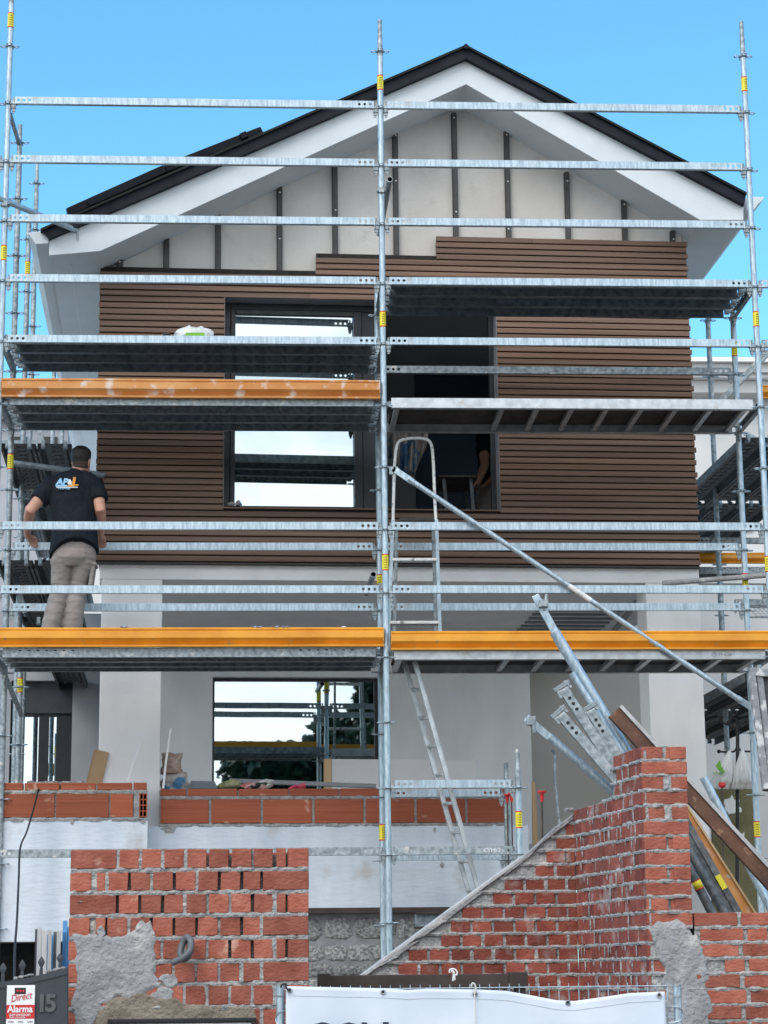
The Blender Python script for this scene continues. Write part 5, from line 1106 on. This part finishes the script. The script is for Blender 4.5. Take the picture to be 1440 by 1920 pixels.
# ------------------------------------------------------------------ steel stacked behind the tall pier and the low wall
PY = -3.15
def pile_bar(name, label, cat, x0, y0, x1, y1, Y, w, h, m, ext=.0, round_=0, hollow=0, Y2=None):
    A, B = at(x0, y0, Y), at(x1, y1, Y2 if Y2 is not None else Y); d = (B-A).normalized(); B = A+d*((A.z-.03)/-d.z) if ext == .6 and d.z < 0 and m in ('galv_shaded', 'orange_old') else B+d*ext; t = thing(name, label, cat, A, 0, 'scaffold steel stacked behind the brick wall'); b = MB()
    if round_: b.tube([A, B], round_, 14, hollow=hollow); smooth_sides(b.build('tube', [m, 'dark'], t))
    else: b.bar(A, B, h, w, (0, 1, 0) if False else Vector((0, -1, 0)).cross(d)); b.build('profile', m, t, bevel=.003)
    return t, A, B, d
t, A, B, d = pile_bar('leaning_plank', 'rusty timber plank with a splashed white edge, leaning past the tall pier', 'plank', 1150, 1336, 1460, 1672, -3.0,   .085, .05, 'rust_plank', .2)
n_ = Vector((0, -1, 0)).cross(d); n_ = n_ if n_.z > 0 else -n_; b = MB(); b.bar(A+n_*.056-V((0, .012, 0)), B+n_*.056-V((0, .012, 0)), .054, .022, n_); b.build('splashed_edge', 'cap', t)
t, A, B, d = pile_bar('leaning_toe_board', 'old orange toe board leaning under the rusty plank', 'toe board', 1262, 1498, 1404, 1722, -3.12, .085, .03, 'orange_old', .6)
b = MB(); n_ = Vector((0, -1, 0)).cross(d); n_ = n_ if n_.z > 0 else -n_; b.bar(A+n_*.046-Vector((0, .02, 0)), B+n_*.046-Vector((0, .02, 0)), .03, .012, n_); b.build('lip', 'wood', t)
t, A, B, d = pile_bar('leaning_profile', 'wide dark steel plank with a yellow sticker, leaning behind the low wall', 'steel plank', 1268, 1528, 1378, 1722, -3.22, .11, .04, 'galv_shaded', .6)
n_ = Vector((0, -1, 0)).cross(d); n_ = n_ if n_.z > 0 else -n_
for o in (-.03, .02): b = MB(); b.bar(A+n_*o-V((0, .026, 0)), B+n_*o-V((0, .026, 0)), .012, .014, n_); b.build('rib', 'galv_shaded', t)
L0 = (at(1378, 1722, -3.22)-A).length+.6; p, q = A+d*L0*.33, A+d*L0*.40; b = MB(); b.bar(p+n_*.03-V((0, .035, 0)), q+n_*.03-V((0, .035, 0)), .008, .035, n_); b.build('sticker', 'yellow', t)
t, A, B, d = pile_bar('leaning_tube', 'dark scaffold tube leaning behind the low wall, nearer the planks', 'scaffold tube', 1276, 1568, 1364, 1722, -3.3, 0, 0, 'galv_shaded', .6, .026)
t, A, B, d = pile_bar('leaning_tube', 'dark scaffold tube with a yellow and red sticker, closest to the pier', 'scaffold tube', 1262, 1570, 1340, 1722, -3.38, 0, 0, 'galv_shaded', .6, .028)
B = A+d*((at(1340, 1722, -3.38)-A).length+.6); b = MB(); 
for k0, k1, mi in ((.25, .256, 1), (.256, .295, 0), (.295, .303, 1)): b.tube([A.lerp(B, k0), A.lerp(B, k1)], .0295, 14, mi)
b.build('sticker', ['yellow', 'red'], t, smooth=True); c = A.lerp(B, .58); b = MB(); b.torus(c, .045, .010, 14, 6); b.build('rosette', 'galv_worn', t, smooth=True)
pile_bar('leaning_tube', 'bright galvanized tube leaning to the left beyond the rusty plank', 'scaffold tube', 1319, 1457, 1392, 1600, -1.2, 0, 0, 'galv', .5, .030, .8)
t, A, B, d = pile_bar('leaning_brace', 'thick galvanized brace with a flattened end, highest of the leaning steel', 'brace', 1040, 1185, 1186, 1428, -2.9, 0, 0, 'galv', .6, .034)
e = at(1003, 1116, -2.9); b = MB(); b.bar(e, A+d*.05, .012, .05, Vector((0, -1, 0)).cross(d)); b.build('flattened_end', 'galv', t, bevel=.004); b = MB(); b.box((-.01, -.04, -.03), (.05, .04, .02), o=e+d*.06); b.tube([e+d*.05+V((.03, 0, -.06)), e+d*.05+V((.05, 0, .05))], .010, 8); b.build('brace_head', 'galv_worn', t, bevel=.004)
pile_bar('leaning_tube', 'plain tube lying close against the thick leaning brace', 'scaffold tube', 1072, 1262, 1176, 1426, -2.95, 0, 0, 'galv', .6, .022)
t, A, B, d = pile_bar('leaning_brace', 'grey green brace leaning low to the left of the pier', 'brace', 1030, 1382, 1158, 1492, -2.9, 0, 0, 'galv', .3, .026)
e = at(986, 1346, -2.9); b = MB(); b.bar(e, A+d*.05, .012, .05, Vector((0, -1, 0)).cross(d)); b.build('flattened_end', 'galv', t, bevel=.004); b = MB(); b.box((-.02, -.045, -.03), (.035, .02, .025), o=e+d*.03); b.box((-.01, -.05, -.065), (.01, -.035, .01), o=e+d*.06); b.build('brace_head', 'galv_worn', t, bevel=.004)
for x0, y0, x1, y1, Y, l in ((1056, 1292, 1152, 1440, -3.0, 'leaning ledger with a forked head, rising above the lower one'), (1050, 1340, 1152, 1458, -3.06, 'leaning ledger with a forked head, lowest of the bundle by the pier'), (1106, 1332, 1165, 1432, -2.98, 'leaning ledger with round holes, tucked under the thick brace')):
    t, A, B, d = pile_bar('leaning_ledger', l, 'ledger', x0, y0, x1, y1, Y, .062, .04, 'galv_worn', .5); n_ = Vector((0, -1, 0)).cross(d)
    b = MB(); b.bar(A-d*.02-n_*.055, A-d*.02+n_*.06, .03, .028, d); b.bar(A+d*.02-n_*.05, A+d*.02-n_*.02, .03, .05, d); b.bar(A-d*.04+n_*.03, A+d*.02+n_*.05, .02, .02, n_); b.build('forked_head', 'galv_worn', t, bevel=.004)
    b = MB()
    for k in (.07, .11, .15): c = A+d*k; b.tube([c+V((0, -.0225, 0)), c+V((0, -.0195, 0))], .011, 10)
    b.build('hole', 'black', t)

# ------------------------------------------------------------------ right-hand corner: hook stand, bags, olive mesh, splashed panel
t = thg('hook_stand', 'black metal stand with curved hook arms, carrying the plastic bags', 'hook stand', at(1381, 1470, 1.5)); c = lambda x, y, Y=1.5: at(x, y, Y)
b = MB(); b.tube([(c(1382, 1700).x, 1.5, 0), c(1382, 1700), c(1383, 1420), c(1383, 1350)], .016, 10); b.build('pole', 'black', t, smooth=True)
for pts in ([(1383, 1352), (1378, 1364), (1362, 1358), (1345, 1352)], [(1383, 1352), (1388, 1364), (1398, 1358), (1412, 1352)], [(1381, 1402), (1376, 1409), (1362, 1410), (1348, 1409)], [(1385, 1402), (1390, 1408), (1402, 1409), (1414, 1409)], [(1383, 1356), (1380, 1348), (1372, 1346), (1366, 1354)]):
    b = MB(); P = smoothpts([c(*p) for p in pts], 5); b.tube(P, .008, 8); b.ball(P[-1], .017, .017, .017); b.build('hook_arm', 'black', t, smooth=True)
def bag(label, pts, m, logo, Y):
    t = thg('plastic_bag', label, 'plastic bag', at(pts[0][0], pts[0][1], Y), 'plastic bags on the hook stand'); top, bl, br = pts; b = MB(); rings = []
    T, L_, R_ = at(*top, Y), at(*bl, Y), at(*br, Y)
    for i in range(15):
        k = i/14; cc = T.lerp((L_+R_)/2, k); w = (R_-L_).length/2*(k**.8)*.98+.008; d = .02+.07*math.sin(min(1, k*1.1)*math.pi*.62); n = 36
        if i >= 13: w *= .9; d *= .6
        rings.append([cc+V((w*math.cos(2*math.pi*q/n), d*math.sin(2*math.pi*q/n)*(1+.35*math.sin(q*2.1+i*.15)*k), .012*noise.noise(V((q*.5, i, 2))))) for q in range(n)])
    b.loft(rings); b.build('bag', m, t, smooth=True)
    return t
t1 = bag('plastic bag with a green leaf mark hanging from the left hook', ((1368, 1408), (1326, 1480), (1378, 1478)), 'plastic', 1, 1.42); t2 = bag('plain knotted plastic bag hanging from the right hook', ((1392, 1406), (1370, 1478), (1414, 1480)), 'plastic', 0, 1.36)
b = MB(); b.prism([at(x, y, 1.32) for x, y in ((1342, 1436), (1350, 1425), (1353, 1437), (1360, 1449), (1348, 1444))], (0, .012, 0)); b.build('leaf_mark', 'green', t1); text('solvoy', .035, 'green', at(1336, 1452, 1.32), t1, 'lettering', .004)
t = thg('mesh_panel', 'olive fibreglass mesh sheet patched with white plaster', 'mesh panel', at(1385, 1610, 2.2)); P = [at(x, y, 2.2) for x, y in ((1318, 1790), (1440, 1790), (1421, 1477), (1336, 1474))]; P[0].z = P[1].z = 0; b = MB(); b.prism(P, (0, .05, 0)); b.build('mesh_sheet', 'mesh_olive', t)
b = MB(); patch(b, [at(x, y, 2.2) for x, y in ((1360, 1500), (1372, 1492), (1386, 1500), (1392, 1514), (1384, 1524), (1374, 1530), (1362, 1530), (1357, 1516))], (0, -1, 0), thick=.006, amp=.006); patch(b, [at(x, y, 2.2) for x, y in ((1386, 1562), (1396, 1560), (1398, 1575), (1390, 1580))], (0, -1, 0), thick=.006, amp=.006); b.build('plaster_patch', 'white', t, smooth=True)
t = thg('formwork_panel', 'dark formwork panel splashed with pale mortar at the right edge', 'formwork panel', at(1430, 1480, -.4)); P = [at(x, y, -.4) for x, y in ((1405, 1258), (1480, 1262), (1500, 1490), (1432, 1482))]; b = MB(); b.prism(P, (0, .06, 0)); b.build('panel', 'splash', t, bevel=.006)
b = MB(); e0, e1 = at(1409, 1262, -.42), at(1436, 1480, -.42); b.bar(e0, e1, .05, .055, (0, -1, 0)); f0, f1 = at(1424, 1264, -.42), at(1450, 1480, -.42); b.bar(f0, f1, .05, .012, (0, -1, 0)); b.bar(at(1405, 1260, -.42), at(1480, 1264, -.42), .05, .06); b.build('edge_rib', 'splash_pale', t, bevel=.005); b = MB(); b.tube([at(1424, 1258, -.4), at(1423, 1247, -.4)], .018, 10); b.build('peg', 'galv_worn', t)

# ------------------------------------------------------------------ street edge: gate, corrugated sheets, sliding gate, mesh fence and banner
GY = -5.0
t = thg('garden_gate', 'dark sheet metal gate numbered 15, spear points along its sloping top', 'gate', at(60, 1900, GY)); b = MB(); b.prism([at(x, y, GY) for x, y in ((-60, 1856), (0, 1843), (45, 1836), (90, 1826), (127, 1816), (127, 1960), (-60, 1960))], (0, .04, 0))
o = b.build('sheet', 'gate', t, bevel=.004); b = MB(); L_ = [at(x, y-1.5, GY-.006) for x, y in ((-60, 1856), (0, 1843), (45, 1836), (90, 1826), (127, 1816))]
for a, c in zip(L_, L_[1:]): b.prism([a, c, c-V((0, 0, .03)), a-V((0, 0, .03))], (0, .052, 0))
b.build('top_frame', 'gate', t)
for x, y, h in ((5, 1842, 37), (41, 1838, 39), (77, 1830, 37), (112, 1820, 33)):
    p, q = at(x, y, GY+.02), at(x, y-h, GY+.02); H_ = q.z-p.z; b = MB(); rings = []
    for k, w, d in ((0, .010, .006), (.35, .008, .006), (.45, .006, .005), (.52, .010, .006), (.68, .017, .007), (.76, .016, .006), (.88, .009, .004), (1, .001, .001)): rings.append([p+V((sx*w, sy*d, k*H_)) for sx, sy in ((-1, -1), (1, -1), (1, 1), (-1, 1))])
    b.loft(rings); b.build('spear_point', 'gate', t)
b = MB()
for i in range(46):
    x = random.uniform(28, 126); y = 1843+(1816-1843)*x/127-1; p = at(x, y, GY+.02)
    if x < 60 or x > 85: b.ball(p+V((0, random.uniform(-.015, .015), .004)), random.uniform(.006, .016), .012, random.uniform(.004, .010), 7, 5)
b.build('mortar_crumbs', 'mortar', t)
p = at(67, 1896, GY-.003); text('1', .118, 'sign_grey', p, t, 'house_number', .006, bold=.004); p = at(84, 1896, GY-.003); text('5', .118, 'sign_grey', p, t, 'house_number', .006, bold=.004)
t = thg('alarm_sign', 'white and red alarm notice fixed to the dark gate', 'sign', at(38, 1900, GY-.01)); p, q = at(11, 1930, GY-.008), at(66, 1847, GY-.008); zr0, zr1, zt_ = at(40, 1910, GY).z, at(40, 1884, GY).z, q.z; b = MB(); b.box((p.x, GY-.010, p.z-.05), (q.x, GY-.004, zt_)); b.build('plate', 'white', t, bevel=.002)
b = MB(); b.box((p.x, GY-.0115, zr0), (q.x, GY-.0102, zr1)); b.build('red_band', 'red', t); a = at(28, 1864, GY); c = at(49, 1852, GY); b = MB(); b.box((a.x, GY-.0118, a.z), (c.x, GY-.0102, c.z)); b.build('dark_badge', 'black', t)
b = MB()
for x in (33, 38.5, 44): k = at(x, 1858, GY-.0125); b.ball(k, .0062, .001, .0062, 10, 6)
b.build('red_dot', 'red', t)
tf = lambda s_, sz, m, x, y, **k: text(s_, sz, m, (at(x, y, GY-.0125).x, GY-.0125, at(x, y, GY-.0125).z), t, 'lettering', .0006, **k)
tf('Direct', .050, 'red', 20, 1879, shear=.35, rot=Matrix.Rotation(rad(90), 4, 'X') @ Matrix.Rotation(rad(10), 4, 'Z'), sx=.82); tf('Alarma', .047, 'white', 14, 1898, sx=.92, bold=.0012); tf('zerovision', .026, 'white', 17, 1905.5, sx=1.0); tf('zona controlada', .012, 'white', 18, 1909, sx=1.0)
for i in range(3): tf('aviso', .014, 'sign_grey', 15+18*i, 1917)
t = thg('corrugated_sheets', 'bundle of white and blue corrugated plastic strips standing behind the gate', 'plastic sheets', at(95, 1840, -4.2)); SY = -4.2
for (x0, x1, yt, m) in ((66, 72, 1742, 'frame_grey'), (72, 80, 1739, 'white'), (80.5, 90, 1744, 'white'), (87, 100, 1753, 'blue_sheet'), (92, 99, 1744, 'white'), (100.5, 108, 1747, 'alu'), (108.5, 116, 1746, 'white'), (117, 122, 1747, 'blue_sheet'), (118, 126, 1726, 'blue_sheet'), (123, 131, 1738, 'blue_sheet')):
    a, c = at(x0, yt, SY), at(x1, yt+3, SY); w = c.x-a.x; k = random.uniform(-.01, .02); yb = SY-.06 if m == 'white' else SY+k; b = MB(); pr = [V((a.x+w*i/8, yb+.008*(i % 2), 0)) for i in range(9)]
    b.loft([[V((q.x, q.y, z)) for q in pr]+[V((q.x, q.y+.012, z)) for q in reversed(pr)] for z in (.0, a.z)]); b.build('strip', m, t)
t = thg('sliding_gate', 'dark brown sliding gate behind the site fence', 'gate', at(790, 1850, -4.2)); p, q = at(602, 1829, -4.2), at(984, 1826, -4.2); b = MB(); b.box((p.x, -4.23, p.z-.07), (q.x, -4.15, p.z)); b.box((p.x, -4.24, p.z-.085), (q.x-.1, -4.23, p.z-.072)); b.build('top_rail', 'brown_steel', t, bevel=.004)
b = MB(); b.box((p.x, -4.22, .1), (p.x+.06, -4.16, p.z-.07)); b.box((q.x-.06, -4.22, .1), (q.x, -4.16, p.z-.07)); b.box((p.x-.02, -4.24, p.z-.10), (p.x+.05, -4.14, p.z+.01)); b.box((q.x-.09, -4.25, p.z-.075), (q.x+.01, -4.14, p.z+.008)); b.build('stile', 'brown_steel', t, bevel=.004)
b = MB(); n = 34
for i in range(n): x = p.x+.06+(q.x-p.x-.12)*i/n; b.box((x, -4.205, .1), (x+.008, -4.175, p.z-.07))
b.box((p.x+.06, -4.2, p.z-.16), (q.x-.06, -4.18, p.z-.145)); b.box((p.x+.06, -4.17, .1), (q.x-.06, -4.16, p.z-.20)); b.build('grille', 'brown_steel', t)
FYY = -5.25
t = thg('site_fence', 'wire mesh site fence panel with galvanized end posts in front of the walls', 'fence', at(900, 1900, FYY)); pl_, pr_ = at(526, 1846, FYY), at(1269, 1847, FYY); zt = at(900, 1852, FYY).z; zp = pl_.z
for p in (pl_, pr_): b = MB(); b.tube([(p.x, FYY, .03), (p.x, FYY, p.z)], .021, 14); smooth_sides(b.build('post', 'galv', t)); b = MB(); b.tube([(p.x, FYY, p.z-.06), (p.x, FYY, p.z-.052)], .024, 14); b.tube([(p.x, FYY, p.z-.008), (p.x, FYY, p.z+.004)], .0225, 14); b.build('collar', 'galv_worn', t)
b = MB(); n = 40
for i in range(1, n): x = pl_.x+(pr_.x-pl_.x)*i/n; b.tube([(x, FYY, .15), (x, FYY, zt+.018)], .0022, 5)
for z in (zt, zt-.14, zt-.155, zt-.5, zt-.9): b.tube([(pl_.x, FYY-.004, z), (pr_.x, FYY-.004, z)], .003, 6)
for p, s_ in ((pl_, 1), (pr_, -1)): b.tube(smoothpts([V((p.x+s_*.08, FYY, zt-.1)), V((p.x, FYY-.028, zt-.105)), V((p.x-s_*.024, FYY, zt-.14)), V((p.x, FYY-.026, zt-.175)), V((p.x+s_*.08, FYY, zt-.18))], 4), .0028, 5)
b.build('wire_mesh', 'galv', t)
BYY = FYY-.03; t = thg('banner', 'white vinyl banner with dark lettering tied to the site fence by its eyelets', 'banner', at(880, 1900, BYY))
TL = [(536, 1849), (600, 1850.5), (720, 1853), (765, 1856), (800, 1854), (890, 1855), (950, 1858), (1000, 1867), (1040, 1875), (1075, 1877), (1120, 1871), (1180, 1862), (1246, 1859)]
def topl(x):
    for (a, ya), (c, yc) in zip(TL, TL[1:]):
        if a <= x <= c: return ya+(yc-ya)*(x-a)/(c-a)
    return TL[-1][1]
def bfn(s, k):
    x = 536+(1246-536)*s; y = topl(x); P = at(x, y, BYY); fold = 0
    for cx, w in ((545, 1), (890, .8), (1240, 1), (715, .5), (1075, .7)): dx = (x-cx)/355; fold += w*.022*math.sin((abs(dx)*9-k*5))*math.exp(-abs(dx)*3.2)*math.exp(-k*2.2)
    return Vector((P.x, BYY-.008+fold*k**.4+.006*noise.noise(Vector((s*9, k*5, 1))), P.z-k*1.15))
b = MB(); b.grid(bfn, 150, 60); b.build('sheet', 'banner', t, smooth=True, solid=.0015)
def bgx(x, y): P = at(x, y, BYY); return V((P.x, BYY-.016, P.z))
b = MB(); H = [bfn((x-536)/710, .04) + V((0, -.0018, 0)) for x in range(540, 1244, 8)]
for a, c in zip(H, H[1:]): b.bar(a, c, .001, .0016, (0, 0, 1))
b.build('hem_seam', 'alu', t)
for x, y in ((543, 1857), (718, 1860), (890, 1864), (1064, 1880), (1235, 1866)):
    c = bgx(x, y); b = MB(); b.torus(c, .010, .0035, 16, 6, axis='y'); b.build('eyelet', 'galv_worn', t, smooth=True); b = MB(); b.tube([c+V((0, .003, 0)), c+V((0, -.0005, 0))], .008, 12); b.build('eyelet_hole', 'black', t)
for x, y, s_ in ((572, 1972, 'C'), (624, 1972, 'O'), (675, 1971, 'N')): P = at(x, y, BYY-.03); text(s_, .196, 'navy', (P.x, BYY-.022, P.z), t, 'lettering', .010, bold=.005)
for x0, y0, y1, l, m in ((890, 1840, 1866, 'pale cord tying the middle eyelet of the banner', 'cream'), (851, 1818, 1836, 'white knotted cord on the brown sliding gate', 'white'), (543, 1846, 1858, 'dark cord tying the left corner of the banner to the post', 'black')):
    t = thg('cord', l, 'cord', at(x0, y1, BYY-.03)); YY = BYY-.03 if x0 != 851 else -4.3; f = lambda dx, y: at(x0+dx, y, YY); b = MB()
    if x0 == 890: P = [f(0, 1864), f(2, 1856), f(1, 1848), f(-2, 1844), f(-5, 1845), f(-6, 1850)]; b.tube(smoothpts([f(2, 1935), f(1.5, 1900), f(0, 1864)], 4), .003, 6)
    elif x0 == 851: P = [f(-8, 1824), f(-7, 1818), f(0, 1817), f(6, 1822), f(5, 1828), f(0, 1826), f(-4, 1820), f(0, 1823), f(2, 1838)]; b.tube(smoothpts([f(0, 1824), f(-1, 1832), f(-2, 1840)], 4), .005, 6)
    else: P = [f(0, 1858), f(-6, 1852), f(-8, 1845), f(-14, 1846), f(-17, 1852)]
    b.tube(smoothpts(P, 5), .005, 6); b.build('cord', m, t, smooth=True)

# ------------------------------------------------------------------ neighbours
t = thing('neighbour_house', 'pale neighbouring house with a layered white cornice, seen right of the cladding', 'house', (6, 14, 0)); NY = 14.
xl, xr = at(1270, 700, NY).x, at(1700, 700, NY).x; zq = lambda y: at(1380, y, NY).z
b = MB(); b.box((xl, NY+.4, 0), (xr, NY+6, zq(735))); b.build('wall', 'neigh', t)
for i, (y0, y1, d, m) in enumerate(((682, 690, -.35, 'white'), (690.5, 706, -.25, 'neigh'), (706.5, 713, -.15, 'white'), (713.5, 736, .0, 'neigh'))): b = MB(); b.box((xl, NY+d, zq(y1)), (xr, NY+.39, zq(y0))); b.build('cornice', m, t)
for x0, x1, y0, y1 in ((1318, 1420, 1372, 1460), (1440, 1520, 1372, 1460), (1330, 1420, 960, 985)):
    p, q = at(x0, y1, NY), at(x1, y0, NY); b = MB(); b.box((p.x, NY+.36, p.z), (q.x, NY+.39, q.z)); w = b.build('window', 'frame_black', t); b = MB(); b.box((p.x+.04, NY+.35, p.z+.04), (q.x-.04, NY+.358, q.z-.04)); b.build('pane', 'glass', w)
t = thing('boundary_wall', 'pale boundary wall between the right pillar and the neighbouring house', 'wall', (4.6, 7.6, 0)); b = MB(); p = at(1180, 1100, 7.6); q = at(1500, 1400, 7.6); b.box((p.x, 7.6, 0), (q.x+.5, 7.8, at(1380, 1095, 7.6).z)); b.box((p.x, 7.55, at(1380, 1095, 7.6).z), (q.x+.5, 7.85, at(1380, 1088, 7.6).z)); b.build('wall', 'neigh', t)
t = thing('neighbour_house', 'pale house far behind the left side scaffold', 'house', (-6, 22, 0)); p, q = at(-60, 900, 22), at(128, 790, 22); b = MB(); b.box((p.x-4, 22, 0), (q.x, 28, q.z)); b.build('wall', 'wing_grey', t); b = MB(); b.box((p.x-4.2, 21.8, q.z), (q.x+.2, 28.2, q.z+.25)); b.build('roof', 'frame_grey', t)
for x0 in (20, 74): p, q = at(x0, 900, 22), at(x0+34, 820, 22); b = MB(); b.box((p.x, 21.95, p.z), (q.x, 21.99, q.z)); b.build('window', 'frame_black', t)

t = thing('boundary_wall', 'white wall far behind, glimpsed between the worker and the left pillar', 'wall', (-4, 16, 0)); p, q = at(150, 1200, 16), at(205, 1048, 16); b = MB(); b.box((p.x, 16, 0), (q.x, 16.3, q.z)); b.build('wall', 'neigh', t); b = MB(); b.box((p.x-.05, 15.95, q.z), (q.x+.05, 16.35, q.z+.06)); b.build('coping', 'cap', t)
# trees across the street: they show as reflections in the ground floor window
def tree(name, label, x, y, h, rx, seed, n=9500):
    rnd = random.Random(seed); t = thing(name, label, 'tree', (x, y, 0), 0, 'dark trees across the street'); b = MB(); b.tube([(x, y, 0), (x+.1, y, h*.35), (x, y+.1, h*.8)], [.22, .17, .06], 10)
    for i in range(12): a = rnd.uniform(0, 6.28); z = h*rnd.uniform(.2, .7); b.tube([(x, y, z), (x+math.cos(a)*rx*.4, y+math.sin(a)*rx*.4, z+.5), (x+math.cos(a)*rx*.7, y+math.sin(a)*rx*.7, z+1.1)], [.07, .05, .02], 6)
    b.build('trunk', 'bark', t, smooth=True); b = MB(); cl = []
    while len(cl) < 90:
        q = V((rnd.uniform(-1, 1), rnd.uniform(-1, 1), rnd.uniform(-1, 1)))
        if .25 < q.length < 1: cl.append((V((q.x*rx*(1-.25*q.z), q.y*rx*(1-.25*q.z), h*.56+q.z*h*.40)), rnd.uniform(.35, .85)))
    for i in range(n):
        c, r = rnd.choice(cl); d = V((rnd.gauss(0, 1), rnd.gauss(0, 1), rnd.gauss(0, 1))).normalized()*r*rnd.random()**.4; p = V((x, y, 0))+c+d; s_ = rnd.uniform(.09, .23); u = V((rnd.gauss(0, 1), rnd.gauss(0, 1), rnd.gauss(0, 1))).normalized(); w = u.orthogonal().normalized()
        b.add([p-u*s_, p+w*s_*.6, p+u*s_, p-w*s_*.6], [(0, 1, 2, 3)])
    b.build('crown', 'leaf', t)
tree('dark_tree', 'dark bushy tree across the street, reflected low at the left of the ground floor window', 2.3, -35, 8.3, 1.5, 1, 15000)
tree('dark_tree', 'taller dark tree across the street, reflected at the right of the ground floor window', 5.9, -34, 12.4, 2.3, 2, 26000)
tree('dark_tree', 'low dark tree across the street between the two other trees', 3.9, -35.6, 9.2, 1.6, 3, 15000)
